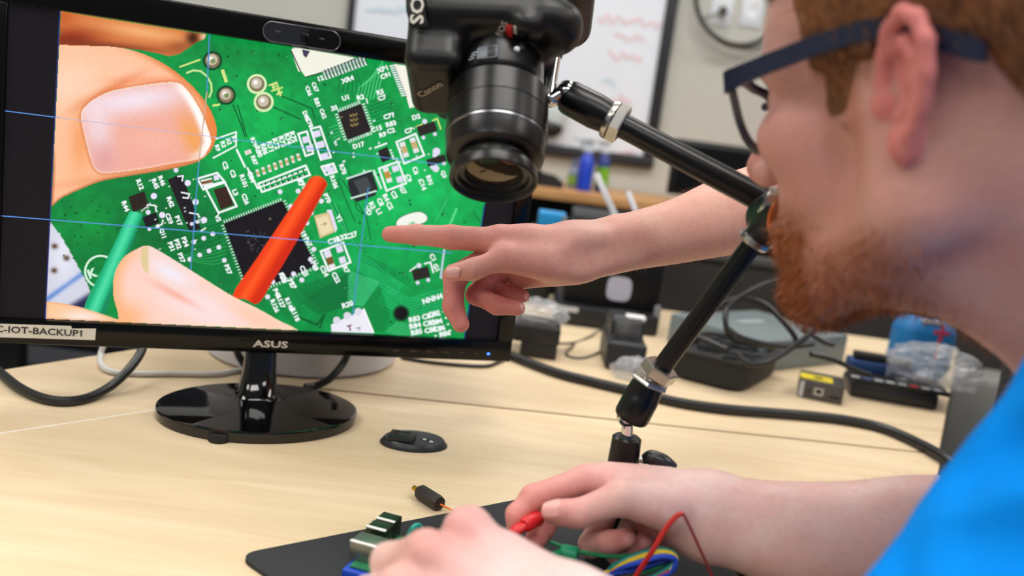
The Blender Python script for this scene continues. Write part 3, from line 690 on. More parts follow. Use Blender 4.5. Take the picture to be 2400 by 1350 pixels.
def c0_(P, d):
    c = np.tile(np.array([214.,122.,66.]), (len(P), 1)); c = mixc(c, (240,170,110), blob(P, 330,75,110,16,9)); c = mixc(c, (140,44,14), blob(P, 165,92,70,26)); c = mixc(c, (120,50,24), blob(P, 250,108,140,10,5)*.8)
    c = mixc(c, (196,92,40), blob(P, 150,40,26,26)*.8); c = mixc(c, (60,30,16), blob(P, 452,90,16,18)); c = mixc(c, (150,80,40), blob(P, 420,110,30,14)*.8); return mixc(c, (226,196,170), blob(P, 478,86,9,8))
fine(f0, c0_, 8.6)
f1 = smooth_poly([(200,101),(260,107),(330,123),(395,155),(450,200),(488,247),(507,292),(507,322),(493,356),(460,381),(400,397),(310,412),(240,425),(185,446),(150,462),(90,486),(70,300),(80,90)])
f1 = [(max(x, lft(y)), y) for x, y in f1]
nail = smooth_poly([(190,268),(206,243),(250,217),(300,205),(360,196),(412,193),(440,212),(468,255),(486,298),(495,330),(487,352),(468,372),(400,384),(330,397),(250,406),(224,398),(212,372),(202,335),(193,295)])
def c1_(P, d):
    c = np.tile(np.array([250.,190.,150.]), (len(P), 1)); c = mixc(c, (252,214,190), blob(P, 170,200,90,70)*.8); c = mixc(c, (252,196,166), blob(P, 320,170,120,30,20)*.7)
    c = mixc(c, (226,126,66), ss(20,0,d)*ss(250,420,P[:,0])*.95); c = mixc(c, (232,130,60), blob(P, 495,290,22,90)*.9); c = mixc(c, (238,150,90), blob(P, 190,330,26,80)*.7); c = mixc(c, (224,120,70), blob(P, 250,215,80,12,-28)*.8); c = mixc(c, (236,140,90), blob(P, 380,190,110,12,0)*.6)
    c = mixc(c, (230,150,100), blob(P, 300,412,160,12,-8)*.8); c = mixc(c, (196,110,70), ss(9,0,d)*ss(330,400,P[:,1]))
    i = inside(P, nail); dn = edist(P, nail); n = np.tile(np.array([238.,170.,152.]), (len(P), 1)); n = mixc(n, (240,222,232), blob(P, 310,235,150,34,-8)); n = mixc(n, (240,218,226), blob(P, 230,300,34,80,-10)*.85); n = mixc(n, (216,146,146), blob(P, 245,370,30,40)*.6)
    n = mixc(n, (240,160,80), blob(P, 450,320,26,50,-20)*.9); n = mixc(n, (250,248,244), ss(26,10,dn)*ss(395,425,P[:,0]+.45*(P[:,1]-190)*0)*ss(-10,60,P[:,0]-(380+.32*(P[:,1]-190)))); n = mixc(n, (250,226,200), ss(6,0,dn)*.6); n = mixc(n, (250,190,170), blob(P, 360,330,60,30)*.4)
    c = np.where(i[:, None], n, mixc(c, (214,120,70), ss(8,0,dn)*.7)); return c*(.985+.03*vnoise(P, 4, 8))[:, None]
fine(f1, c1_, 8)
f3 = [(108,706),(150,710),(190,719),(240,735),(292,753)]+[(x, bot(x)+.5) for x in (300,200,108)]
fine(f3, lambda P, d: mixc(mixc(np.tile(np.array([246.,196.,150.]), (len(P), 1)), (246,226,214), blob(P, 190,745,50,18)), (230,150,100), ss(8,0,d)*.5), 8)
gp = smooth_poly([(301,499),(312,495),(327,498),(335,506),(316,560),(290,625),(262,690),(246,737),(222,733),(196,722),(226,655),(262,580)], 3)
def cg(P, d):
    u = (P[:,0]-(318-(P[:,1]-500)*.43))/18; c = np.tile(np.array([32.,190.,132.]), (len(P), 1)); c = mixc(c, (96,226,176), np.exp(-((u+.1)/.5)**2)*.7); c = mixc(c, (6,120,80), ss(.5,1.2,u)*.8); return mixc(c, (10,140,90), ss(-.6,-1.2,u)*.5)
fine(gp, cg, 7)
f2 = smooth_poly([(322,582),(345,575),(372,586),(450,634),(540,690),(600,720),(650,748),(700,780),(600,800),(400,790),(288,790),(276,735),(265,692),(268,640),(290,602)])
f2 = [(x, min(y, bot(x)+.5)) for x, y in f2]
def c2_(P, d):
    c = np.tile(np.array([248.,206.,190.]), (len(P), 1)); c = mixc(c, (246,224,226), blob(P, 470,720,110,40,25)*.9); c = mixc(c, (248,180,130), ss(40,0,d)*ss(360,270,P[:,0])); c = mixc(c, (250,176,120), blob(P, 300,740,40,30)*.7)
    c = mixc(c, (244,170,150), blob(P, 410,690,60,9,28)*.8); c = mixc(c, (250,226,180), ss(7,0,d)*ss(380,480,P[:,0])*.8); nl_ = smooth_poly([(332,586),(345,577),(380,592),(440,628),(470,650),(455,680),(420,682),(372,655),(340,636),(330,610)]); i = inside(P, nl_)
    n = np.tile(np.array([246.,214.,206.]), (len(P), 1)); n = mixc(n, (240,232,244), blob(P, 400,640,45,16,30)); n = mixc(n, (222,200,150), ss(354,342,P[:,0])); c = np.where(i[:, None], n, c); return mixc(c, (250,196,160), blob(P, 600,745,60,18,25)*.6)
fine(f2, c2_, 9)
rp = smooth_poly([(719,428),(728,416),(742,411),(757,416),(766,428),(763,443),(700,560),(640,660),(606,712),(575,702),(545,690),(600,606),(660,516)], 4)
def cr_(P, d):
    u = (P[:,0]-(742-(P[:,1]-425)*.615))/24; c = np.tile(np.array([236.,62.,14.]), (len(P), 1)); c = mixc(c, (255,104,40), np.exp(-((u+.15)/.45)**2)*.6); return mixc(c, (196,30,4), ss(.4,1.1,u)*.7)
fine(rp, cr_, 7)
# --- thin blue guide lines
BL = lin((92,150,226)); BL2 = lin((70,140,190))
quadline((13,260),(140,276),2.2,BL,11); quadline((140,276),(510,322),1.6,lin((186,176,206)),11); quadline((510,322),(1040,386),1.7,BL,11); quadline((5,506),(520,547),2.2,BL,11); quadline((520,547),(1060,593),1.9,BL,11)
quadline((491,82),(485,215),3.2,BL2,11); quadline((485,215),(466,380),2.8,lin((206,166,150)),11); quadline((466,380),(447,632),3,BL2,11); quadline((863,440),(848,560),2.8,BL2,11); quadline((848,560),(826,740),2.8,BL2,11)
quadline((140,24),(106,746),3,lin((40,44,110)),11); quadline((1136,478),(1088,792),3,lin((24,60,130)),11)
pm = bpy.data.materials.new('screen_picture_light'); pm.use_nodes = True; _N = pm.node_tree.nodes; _b = _N['Principled BSDF']; _at = _N.new('ShaderNodeAttribute'); _at.attribute_name = 'Col'
_b.inputs['Base Color'].default_value = (.01,.01,.012,1); _b.inputs['Roughness'].default_value = .7; _b.inputs['Specular IOR Level'].default_value = 0.05; pm.node_tree.links.new(_at.outputs['Color'], _b.inputs['Emission Color']); _b.inputs['Emission Strength'].default_value = 1.06
pvx = np.vstack(PV); me = bpy.data.meshes.new('screen_picture'); me.from_pydata((pvx-WLOC[mon.name]).tolist(), [], PF); me.update()
ca = me.color_attributes.new('Col', 'FLOAT_COLOR', 'POINT'); c4 = np.ones((len(pvx), 4), np.float32); c4[:, :3] = np.vstack(PC); ca.data.foreach_set('color', c4.ravel()); me.materials.append(pm)
po = bpy.data.objects.new('screen_picture', me); COL.objects.link(po); po.parent = mon; po['label'] = 'bright picture of fingers, red and green probes on a circuit board'
# ================================================================ the camera hanging lens-down
LF = Pt(1156,428,.600); LM = Pt(1174,148,.640)
AX = nrm(LM-LF); CRT = RC[:, 0]; XL = nrm(CRT-AX*np.dot(CRT, AX)); YL_ = np.cross(AX, XL); RL = np.stack([XL, YL_, AX], 1); LLEN = np.linalg.norm(LM-LF)
dslr = empty('digital_camera', LF, 'black digital camera with zoom lens hanging lens-down in front of the monitor', 'camera')
def LC(x, y, z): return LM+RL @ np.array([x, y, z])
bd_ = Body()
bd_.b(RBox(LC(-.010,.010,.048), (.050,.056,.045), .012, RL), .001).b(Cone(LC(0,0,.006), LC(0,0,.03), .0300, .040), .010)
bd_.b(RBox(LC(-.046,0,.020), (.020,.034,.048), .011, RL), .010).b(RBox(LC(.050,.004,.078), (.018,.046,.030), .016, RL), .012)
bd_.b(Ell(LC(.040,-.022,.016), (.018,.022,.018), RL), .010).b(RBox(LC(-.022,.060,.040), (.034,.018,.045), .014, RL), .012)
bd_.b(RBox(LC(-.058,-.01,.075), (.010,.045,.02), .006, RL), .006).b(Ell(LC(.018,-.036,.004), (.010,.010,.008), RL), .006)
V, F = surface(bd_, .0016); V = relax(V, F, 1)
CBM = mat('camera_body_plastic', (9,10,11), .36, spec=.40, bump=.12, bscale=1500)
fast_mesh('body', V, F, CBM, dslr)
LBM = mat('lens_barrel', (7,7,8), .3, spec=.36)
k = LLEN
MB().lathe(LF, AX, [(.009,.0245),(.012,.0262),(.0155,.0262),(.017,.0310),(.019,.0338),(.022,.0345),(.033,.0350),(.0336,.0342),(.0350,.0342),(.0356,.0357),(.0528,.0359),(.0531,.0354),(.0536,.0354),(.0539,.0359),(.071,.0357),(.0725,.0342),(.0745,.0328),(.080,.0318),(k+.004,.0315)], 96, R=RL, caps=False).build('barrel', LBM, dslr, ang=30)
MB().lathe(LF, AX, [(.0333,.0348),(.0338,.0352),(.0348,.0352),(.0353,.0346)], 96, R=RL, caps=False).build('bright_ring', mat('ring_silver', (150,150,155), .25, metal=1.0), dslr)
MB().lathe(LF, AX, [(.0008,.0280),(0,.0292),(.0008,.0303),(.006,.0305),(.0085,.0300),(.0105,.0262),(.0125,.0240)], 96, R=RL, caps=False).build('front_rim', LBM, dslr)
MB().lathe(LF, AX, [(.0008,.0282),(.003,.0270),(.0034,.0245),(.0060,.0235),(.0064,.0205),(.0085,.0195),(.011,.0185)], 72, R=RL, caps=False).build('inner_cone', mat('lens_inner', (16,15,14), .3), dslr, ang=20)
lens_glass = MB().lathe(LF, AX, [(.0085,.0190),(.0075,.016),(.0066,.011),(.0062,.006),(.0061,.0005)], 48, R=RL, caps=False).build('front_element', mat('coated_glass', (92,78,58), .06, metal=.75, spec=.9), dslr)
# lettering and controls
def Sn(px, py, prim_depth_hint, off=.0006):   # nearest body surface along a sight line
    r = ray(px, py); t = prim_depth_hint-.12
    for _ in range(60):
        d = bd_(np.array([CAMPOS+r*t]))[0]
        if d < off: break
        t += max(d, .0002)
    return CAMPOS+r*t
def on_body(st, p, q, h, m, name='lettering'):
    a = Sn(*p, .64); b = Sn(*q, .64); c = (a+b)/2; e = 1e-3
    g_ = np.array([bd_(np.array([c+np.eye(3)[i]*e]))[0]-bd_(np.array([c-np.eye(3)[i]*e]))[0] for i in range(3)]); n = nrm(g_); xd = nrm(b-a); yd = np.cross(n, xd)
    return text3d(st, c+n*.0006, xd, yd, h, m, dslr, name, wide=np.linalg.norm(b-a))
GREY = mat('grey_lettering', (170,160,150), .5); RED = mat('red_badge', (190,26,20), .5)
on_body('Canon', (981,222), (1033,193), .0062, GREY, 'maker_name')
on_body('EOS', (1168,82), (1184,50), .0048, GREY, 'badge_lettering')
def plate_on(p, w, h, ang, m, name, th=.0006):
    c = Sn(*p, .64); e = 1e-3
    n = nrm(np.array([bd_(np.array([c+np.eye(3)[i]*e]))[0]-bd_(np.array([c-np.eye(3)[i]*e]))[0] for i in range(3)])); x = nrm(np.cross(RC[:,1], n)); y = np.cross(n, x); a = math.radians(ang)
    x2 = x*math.cos(a)+y*math.sin(a); y2 = np.cross(n, x2); return MB().box(c+n*th/2, (w, h, th), np.stack([x2, y2, n], 1), th*.3).build(name, m, dslr)
plate_on((1193,72), .0095, .0055, 62, RED, 'red_badge'); plate_on((1208,70), .006, .0028, 62, GREY, 'badge_number')
plate_on((1108,118), .0035, .0022, 0, mat('print_white', (180,190,200), .5), 'contact_mark'); plate_on((1131,117), .0025, .0018, 0, MATS['print_white'], 'contact_mark')
b0 = Sn(1216,112,.64); MB().cyl(b0+AX*.010+YL_*.002, b0-AX*.004+YL_*.0005, .0052, .0046, bev=.0012).build('lens_release_button', BLK, dslr)
dl0 = LF+AX*(k-.004)
def on_barrel(ang, z, w, h, m, name, r=.0321, th=.0008):
    d = XL*math.sin(math.radians(ang))-YL_*math.cos(math.radians(ang)); c = LF+AX*z+d*r; return MB().box(c, (w, h, th), np.stack([np.cross(d, -AX)*-1, AX, np.cross(np.cross(d, -AX)*-1, AX)], 1), .0002).build(name, m, dslr)
sw = on_barrel(-14, .0850, .014, .0105, mat('switch_plate', (92,98,108), .4), 'switch_plate'); on_barrel(-9, .0850, .0055, .0078, BLK, 'focus_switch', .0327, .0014)
for j in range(4): on_barrel(-26, .0815+j*.0024, .0022, .0012, MATS['print_white'], 'switch_mark', .0327, .0004)
for j in range(3): on_barrel(-36+j*2, .0825+j*.0022, .005, .0008, MATS['print_white'], 'lens_print', .0325, .0003)
dd = XL*math.sin(math.radians(22))-YL_*math.cos(math.radians(22)); MB().ell(LF+AX*(.0895)+dd*.0318, (.0022,.0022,.0022)).build('mount_dot', mat('white_dot', (225,228,230), .4), dslr)
# strap end with pale lettering, top left corner
st0 = Pt(978,-40,.60); stp = [Pt(975,-70,.61), Pt(972,-20,.605), Pt(974,25,.602), Pt(984,62,.606)]
sm = MB(); w = XL*.0065
vv = [p+s*w for p in stp for s in (-1, 1)]; sm.add(vv+[v+YL_*.0012 for v in vv], [(2*i, 2*i+1, 2*i+3, 2*i+2) for i in range(3)]+[(8+2*i, 8+2*i+2, 8+2*i+3, 8+2*i+1) for i in range(3)]+[(2*i, 2*i+2, 8+2*i+2, 8+2*i) for i in range(3)]+[(2*i+1, 8+2*i+1, 8+2*i+3, 2*i+3) for i in range(3)])
sm.build('neck_strap', BLKM, dslr); text3d('EOS', Pt(978,12,.600), Pt(976,40,.6)-Pt(978,-16,.6), XL, .0095, mat('strap_print', (206,202,190), .6), dslr, 'strap_lettering', wide=.026)
MB().tube([Pt(976,-75,.61), Pt(960,-130,.62), Pt(1000,-200,.66), Pt(1120,-230,.70), Pt(1250,-190,.68)], .004, sub=8).build('strap_loop', BLKM, dslr)
MB().lathe(LC(.040,.010,.030), XL, [(0,.013),(.003,.0132),(.005,.0125)], 32).build('base_plate', BLK, dslr)

# ================================================================ the articulated support arm
base_xy = Pt(1463,1190,.672); foot = np.array([base_xy[0], base_xy[1], TZ])
arm = empty('support_arm', foot, 'black articulated arm with silver nuts holding up the camera', 'support arm')
AB = mat('arm_black_anodised', (5,5,6), .32, spec=.4)
s0 = Pt(1322,222,.657); s1 = Pt(1428,278,.652); d1 = nrm(s1-s0); t1 = Pt(1803,478,.606)
st_ = LC(.040,.010,.030)
MB().tube([st_, Pt(1284,226,.652), Pt(1310,221,.652), Pt(1333,215,.654)], [.0052,.0060,.0060,.0060], 16, sub=6).build('ball_stud', CHR, arm)
MB().ell(Pt(1328,216,.653), .0088).build('ball', CHR, arm)
MB().ell(Pt(1290,232,.660), (.006,.004,.004)).build('locking_washer', STL, arm)
L1_ = np.linalg.norm(s1-s0)
MB().lathe(s0, d1, [(.003,.0062),(.0005,.0078),(0,.0098),(.0016,.0118),(.005,.0129),(L1_*.72,.0133),(L1_*.93,.0122),(L1_,.0120)], 48).build('upper_socket', AB, arm)
def nut(a, d, L, r, name='hex_nut', tw=0.3):
    R = frame_of(d); R2 = R @ np.array([[math.cos(tw),-math.sin(tw),0],[math.sin(tw),math.cos(tw),0],[0,0,1]])
    mb = MB().lathe(a, d, [(0,r*.92),(L*.12,r),(L*.88,r),(L,r*.92)], 6, R=R2); return mb.build(name, STL, arm, ang=20)
MB().lathe(s1, d1, [(-.001,.0142),(.001,.0150),(.0028,.0150),(.0032,.0140)], 48).build('washer', STL, arm)
nut(s1+d1*.0030, d1, .0085, .0152)
MB().lathe(s1, d1, [(.008,.0092),(.02,.0092),(np.linalg.norm(t1-s1)-.004,.0098),(np.linalg.norm(t1-s1),.0098)], 40).build('upper_tube', AB, arm)
MB().lathe(t1-d1*.002, d1, [(-.003,.0104),(-.002,.0118),(.0015,.0122),(.003,.0110)], 40).build('collar', STL, arm)
kn = Pt(1822,512,.606); kax = nrm(CAMPOS-kn+CRT*.35-np.array([0,0,.05]))
l0 = Pt(1768,566,.612); l1 = Pt(1546,868,.655); d2 = nrm(l1-l0)
el = Body(); el.b(Cone(t1+d1*.002, kn, .0100, .0145), .004).b(Cone(kn, l0-d2*.003, .0145, .0098), .005).b(Cone(kn-kax*.012, kn+kax*.008, .0155, .0155), .003)
V, F = surface(el, .0011); fast_mesh('elbow_block', V, F, mat('elbow_cast', (10,10,11), .4), arm)
MB().lathe(kn, kax, [(.0195,.0172),(.0195,.0198),(.0225,.0198),(.0225,.0172)], 56, caps=False).build('orange_ring', mat('orange_ring', (214,100,34), .5), arm)
kb = MB().lathe(kn, kax, [(.0225,.0176),(.030,.0174),(.034,.0160),(.035,.013),(.035,.002)], 14).build('elbow_knob', BLK, arm, ang=25)
MB().lathe(l0, d2, [(-.0035,.0092),(-.0025,.0114),(.0005,.0118),(.0025,.0100)], 40).build('collar', STL, arm)
L2_ = np.linalg.norm(l1-l0)
MB().lathe(l0, d2, [(0,.0073),(L2_,.0073)], 40).build('lower_tube', AB, arm)
e0 = Pt(1519,902,.660); e1 = Pt(1477,982,.667); d3 = nrm(e1-e0); L3_ = np.linalg.norm(e1-e0)
nut(l1-d2*.004, d2, .0095, .0143, tw=.1); MB().lathe(l1+d2*.006, d2, [(0,.0072),(.006,.0072)], 32).build('thread', STL, arm)
MB().lathe(e0-d3*.004, d3, [(-.0012,.0100),(-.001,.0148),(.0008,.0158),(.002,.0158),(.0026,.0135)], 6, R=frame_of(d3)).build('lock_plate', STL, arm, ang=20)
MB().lathe(e0, d3, [(-.002,.0118),(.004,.0128),(L3_*.35,.0133),(L3_*.36,.0135),(L3_*.88,.0136),(L3_*.96,.0130),(L3_,.0118),(L3_,.0085)], 48).build('lower_socket', AB, arm)
bl_ = Pt(1471,975,.668); MB().ell(bl_, .0085).build('ball', CHR, arm)
up = np.array([0,0,1.]); c_top = Pt(1470,1022,.670); 
MB().tube([bl_, (bl_+c_top)/2, c_top-up*.004], [.0062,.0045,.0045], 20, sub=4).build('ball_stud', CHR, arm)
cz = c_top[2]; MB().lathe(c_top, up, [(0.0,.0045),(0,.0095),(-.0015,.0112),(-.02,.0118),(-(cz-TZ)+.012,.0118)], 40, caps=False).build('clamp_post', AB, arm)
sl = nrm(np.array([CAMPOS[0]-c_top[0], CAMPOS[1]-c_top[1], 0])); sx = np.cross(up, sl)
MB().box(c_top-up*.030+sl*.0108-sx*.002, (.0045,.003,.022), np.stack([sx, sl, up], 1), .001).build('pin_slot', CHR, arm)
zf = TZ+.006
MB().box(np.array([c_top[0], c_top[1], TZ+.0035]), (.052,.06,.007), np.stack([sx, sl, up], 1), .002).build('clamp_foot', BLK, arm)
MB().lathe(np.array([c_top[0], c_top[1], TZ+.007]), up, [(0,.018),(.012,.016),(.016,.012)], 32).build('clamp_base', BLK, arm)
kk = Pt(1505,1078,.672); MB().tube([kk-sx*.0+up*.000, Pt(1525,1073,.670), Pt(1555,1082,.668), Pt(1580,1098,.668)], [.003,.0062,.0058,.004], 14, sub=5).build('clamp_lever', mat('lever_black', (34,34,38), .3), arm)
MB().cyl(Pt(1482,1076,.672), Pt(1510,1077,.671), .0028).build('lever_bolt', STL, arm)
# ================================================================ things on the near table
def thing1(mb, name, m, label, cat, **k): return setp(mb.build(name, m, None, **k), label, cat)
# rubber knob in front of the stand
kc = Tb(513,1033); t = empty('rubber_knob', kc, 'small black knurled knob lying against the monitor base', 'knob')
mb = MB(); pr = []; R0 = .0098
for i in range(72): pr.append(R0+(.0006 if i % 4 < 2 else 0))
vv = []; 
for z, s in ((0,.93),(.0012,1),(.0075,1),(.009,.93)):
    for i in range(72): th = 2*math.pi*i/72; vv.append(kc+[pr[i]*s*math.cos(th), pr[i]*s*math.sin(th), z])
ff = [(j*72+i, j*72+(i+1) % 72, (j+1)*72+(i+1) % 72, (j+1)*72+i) for j in range(3) for i in range(72)]+[tuple(range(71,-1,-1))]
mb.add(vv, ff).build('grip', RUB, t); MB().lathe(kc, (0,0,1), [(.0088,.0092),(.009,.0078),(.0068,.0072),(.0066,.001)], 36).build('cap', BLK, t)
# oval shoe-mount plate
oc = (Tb(890,1035)+Tb(1048,1046))/2; ow = np.linalg.norm(Tb(890,1035)-Tb(1048,1046))/2; ox = nrm(Tb(1048,1046)-Tb(890,1035)); oy = np.array([-ox[1], ox[0], 0]); OR = np.stack([ox, oy, [0,0,1.]], 1)
t = empty('mount_base', oc, 'black oval plastic mount base with a raised square plate, left of the hands', 'mount base')
GRN = mat('satin_charcoal', (36,39,43), .38, spec=.45)
MB().lathe(oc, (0,0,1), [(0,ow),(.0012,ow),(.0065,ow*.88),(.0070,ow*.86),(.0070,.002)], 64, squash=(1,.72), R=OR).build('base', GRN, t)
pc = Tb(943,1021,TZ+.010); rotp = math.radians(-12); px_ = ox*math.cos(rotp)+oy*math.sin(rotp); py_ = np.cross([0,0,1.], px_); PR = np.stack([px_, py_, [0,0,1.]], 1)
MB().box(pc+[0,0,-.0005], (.026,.023,.0045), PR, .0008).build('shoe_plate', mat('shoe_plate', (26,27,30), .4), t)
for dx, dy, w, h in ((-.006,.006,.006,.0009),(-.006,.003,.0009,.006),(.004,0,.0009,.009),(.003,.006,.010,.0009)): MB().box(pc+PR @ np.array([dx,dy,.0020]), (w,h,.0008), PR).build('plate_rib', MATS['shoe_plate'], t, smooth=False)
for px, py in ((995,1030),(1011,1035)): q = Tb(px,py,TZ+.0072); MB().box(q, (.004,.0028,.0006), PR, .0003).build('slot', mat('slot_white', (235,235,230), .5), t)
MB().box(Tb(1001,1031,TZ+.0071), (.013,.005,.0004), PR, .0002).build('slot_recess', BLKM, t)
# gold-tipped plug with orange wire
pz = TZ+.0068; a = Tb(984,1152,pz); b = Tb(1032,1182,pz); d = nrm(b-a)
t = empty('banana_plug', np.array([*(a+b)[:2]/2, TZ]), 'small black plug with a gold tip and orange wire beside the mat', 'plug')
MB().lathe(a-d*.001, d, [(0,.0052),(.002,.0066),(.005,.0068),(np.linalg.norm(b-a)-.002,.0068),(np.linalg.norm(b-a),.0062)], 8, R=frame_of(d) @ np.array([[math.cos(.39),-math.sin(.39),0],[math.sin(.39),math.cos(.39),0],[0,0,1]])).build('plug_body', mat('plug_black', (34,28,24), .5), t, ang=20)
MB().lathe(a, -d, [(0,.0030),(.004,.0030),(.0045,.0024),(.009,.0024),(.0098,.0015),(.0102,.0004)], 20).build('gold_pin', mat('gold', (214,170,70), .22, metal=1.0), t)
MB().tube([b, Tb(1048,1190,TZ+.004), Tb(1075,1203,TZ+.003), Tb(1120,1225,TZ+.0035)], .0009, 8).build('orange_wire', mat('orange_wire', (240,120,30), .45), t)
# black mat
m0 = Tb(556,1309); m1 = Tb(1180,1185); md = nrm(m1-m0); mn = np.array([md[1], -md[0], 0]); q0 = Tb(640,1368); mn = nrm(q0-m0); ML = .36
cs = [m0, m0+md*ML, m0+md*ML+mn*.27, m0+mn*.27]; out = []
for i in range(4):
    p, a, b = cs[i], cs[i-1], cs[(i+1) % 4]; u = nrm(a-p); w = nrm(b-p)
    for tt in np.linspace(0, 1, 7): out.append(p+u*.016*(1-tt)**2+w*.016*tt**2)
thing1(MB().prism(out, (0,0,.0035)), 'desk_mat', mat('mat_black', (33,36,40), .75, noise=.1, nscale=300, bump=.2, bscale=1200), 'flat black rounded mat lying under the hands and circuit board', 'mat', ang=20)
MZ = TZ+.0035
# single-board computer in a blue tray
p0 = Tb(893,1262,MZ+.010); p1 = Tb(800,1345,MZ+.010); e1_ = nrm(p1-p0); e2_ = np.cross([0,0,1.], e1_); 
e2_ = e2_ if e2_[0] > 0 else -e2_; ER = np.stack([e2_, -e1_, [0,0,1.]], 1); bo = p0-e1_*.014; 
def Bp(x, y, z): return np.array([bo[0], bo[1], MZ])+e2_*x+e1_*y+np.array([0,0,z])
t = empty('circuit_board', Bp(.04,.03,0), 'small computer board with metal ports in a blue tray on the black mat', 'circuit board')
BLUE = mat('blue_tray', (20,70,190), .4); PCB = mat('pcb_green', (40,120,80), .45, noise=.2, nscale=200)
MB().box(Bp(.043,.032,.004), (.096,.068,.008), ER, .0015).build('tray', BLUE, t)
MB().box(Bp(.043,.032,.0092), (.088,.060,.0016), ER, .0003).build('board', PCB, t)
def port(y, w, l, h, nm, m, mt, n, x0=-.004):
    p = MB().box(Bp(x0+l/2, y, .010+h/2), (l, w, h), ER, .0006).build(nm, m, t)
    for i in range(n): MB().box(Bp(x0+.001+i*0, y, .010+h*(.28+.44*i)) , (.0012, w*.82, h*.3), ER).build('port_opening', BLKM, p, smooth=False)
    MB().box(Bp(x0+l/2, y+w/2-.0006, .010+h+.0002), (l*.98, .0026, .0008), ER).build('port_edge_bar', mat('port_edge_bar', (235,235,230), .3), p, smooth=False)  # pale bar along the near top edge of the port
    return p
USBM = mat('usb_shell', (52,66,50), .28, metal=.7); ETHM = mat('ethernet_shell', (132,138,132), .3, metal=.85)
port(.007,.0140,.0155,.0150,'usb_port',USBM,0,2,-.006); port(.0235,.0140,.0160,.0150,'usb_port',USBM,0,2,-.006); port(.046,.0175,.0215,.0140,'ethernet_port',ETHM,0,1,-.006)
for x, y, sx_, sy_, h in ((.030,.012,.010,.010,.0025),(.050,.030,.014,.014,.002),(.070,.020,.008,.008,.002),(.036,.002,.006,.003,.004)): MB().box(Bp(x,y,.010+h/2), (sx_,sy_,h), ER, .0003).build('chip', BLK, t)
MB().box(Bp(.055,.058,.0135), (.050,.005,.007), ER).build('pin_header', BLKM, t, smooth=False)
# wires and clips
def wire(name, pts, r, m, label, cat='wire', group=None): return setp(MB().tube(pts, r, 10, 8).build(name, m), label, cat, group)
GW = mat('green_wire', (20,130,80), .45); RW = mat('red_wire', (196,34,30), .45); BW = mat('blue_wire', (26,74,200), .45); YW = mat('yellow_wire', (232,204,40), .45); TW = mat('teal_wire', (20,140,130), .45); DR = mat('dark_red_wire', (120,18,20), .45); KW = mat('black_wire', (24,22,26), .5)
wire('jumper_wire', [Tb(962,1330,MZ+.016), Pt(958,1265,.640), Pt(968,1238,.642), Pt(982,1232,.646), Pt(990,1250,.650), Pt(1000,1300,.655)], .0021, TW, 'short teal looped wire standing beside the metal ports')
wire('jumper_wire', [Pt(1280,1266,.625), Pt(1330,1285,.622), Pt(1372,1296,.618), Pt(1440,1304,.615), Pt(1500,1300,.612), Pt(1545,1291,.61), Pt(1572,1296,.61), Pt(1578,1312,.61), Pt(1540,1330,.612), Pt(1480,1350,.615)], .0016, GW, 'long thin green wire running right from the green clip')
wire('jumper_wire', [Pt(1475,1375,.59), Pt(1500,1335,.585), Pt(1530,1290,.578), Pt(1560,1240,.575), Pt(1585,1210,.574), Pt(1601,1203,.574)], .0018, RW, 'bright red wire rising to a bend beside the wrist')
wire('jumper_wire', [Pt(1601,1203,.574), Pt(1612,1225,.572), Pt(1635,1275,.570), Pt(1660,1330,.570), Pt(1690,1400,.570)], .0010, DR, 'thin dark red wire falling across the forearm')
for i, (m_, dy, nm) in enumerate(((BW,0,'blue'),(YW,-12,'yellow'),(TW,-20,'teal'),(RW,-6,'red'),(BW,14,'lowest blue'))):
    wire('jumper_wire', [Pt(1395+i*10,1362-i*3,.612), Pt(1440,1336+dy*.5,.608), Pt(1500,1318+dy,.602+i*.002), Pt(1552,1304+dy*.8,.600+i*.002), Pt(1582,1312+dy*.5,.600+i*.002), Pt(1570,1336+dy*.3,.602), Pt(1500,1368,.608)], .0020, m_, f'{nm} wire in the coloured bundle under the wrist', group='coloured wire bundle')
wire('jumper_wire', [Pt(1660,1310,.64), Pt(1690,1300,.645), Pt(1720,1322,.64), Pt(1740,1352,.63)], .0022, KW, 'black wire loop on the mat below the forearm')
def clip(name, a, b, c, m, label):
    t = empty(name, (a+b)/2, label, 'clip'); d = nrm(b-a); L = np.linalg.norm(b-a)
    MB().lathe(a, d, [(0,.0026),(L*.2,.0046),(L*.55,.0052),(L,.0036)], 14, squash=(1,.7)).build('jaw_cover', m, t)
    d2 = nrm(c-b); L2 = np.linalg.norm(c-b); MB().lathe(b-d2*.002, d2, [(0,.0042),(.002,.0054),(L2*.9,.0054),(L2,.0048)], 16).build('sleeve', m, t)
    MB().box(a-d*.004, (.010,.0022,.0022), np.stack([d, *frame_of(d)[:, :2].T], 1), .0004).build('metal_jaw', STL, t); return t
clip('test_clip', Pt(1280,1318,.622), Pt(1320,1293,.620), Pt(1360,1302,.617), mat('green_clip', (16,160,112), .4), 'green clip with a round sleeve between the two hands')
clip('test_clip', Pt(1196,1250,.597), Pt(1232,1230,.600), Pt(1268,1211,.612), mat('red_clip', (206,26,34), .4), 'red clip pinched between thumb and forefinger')
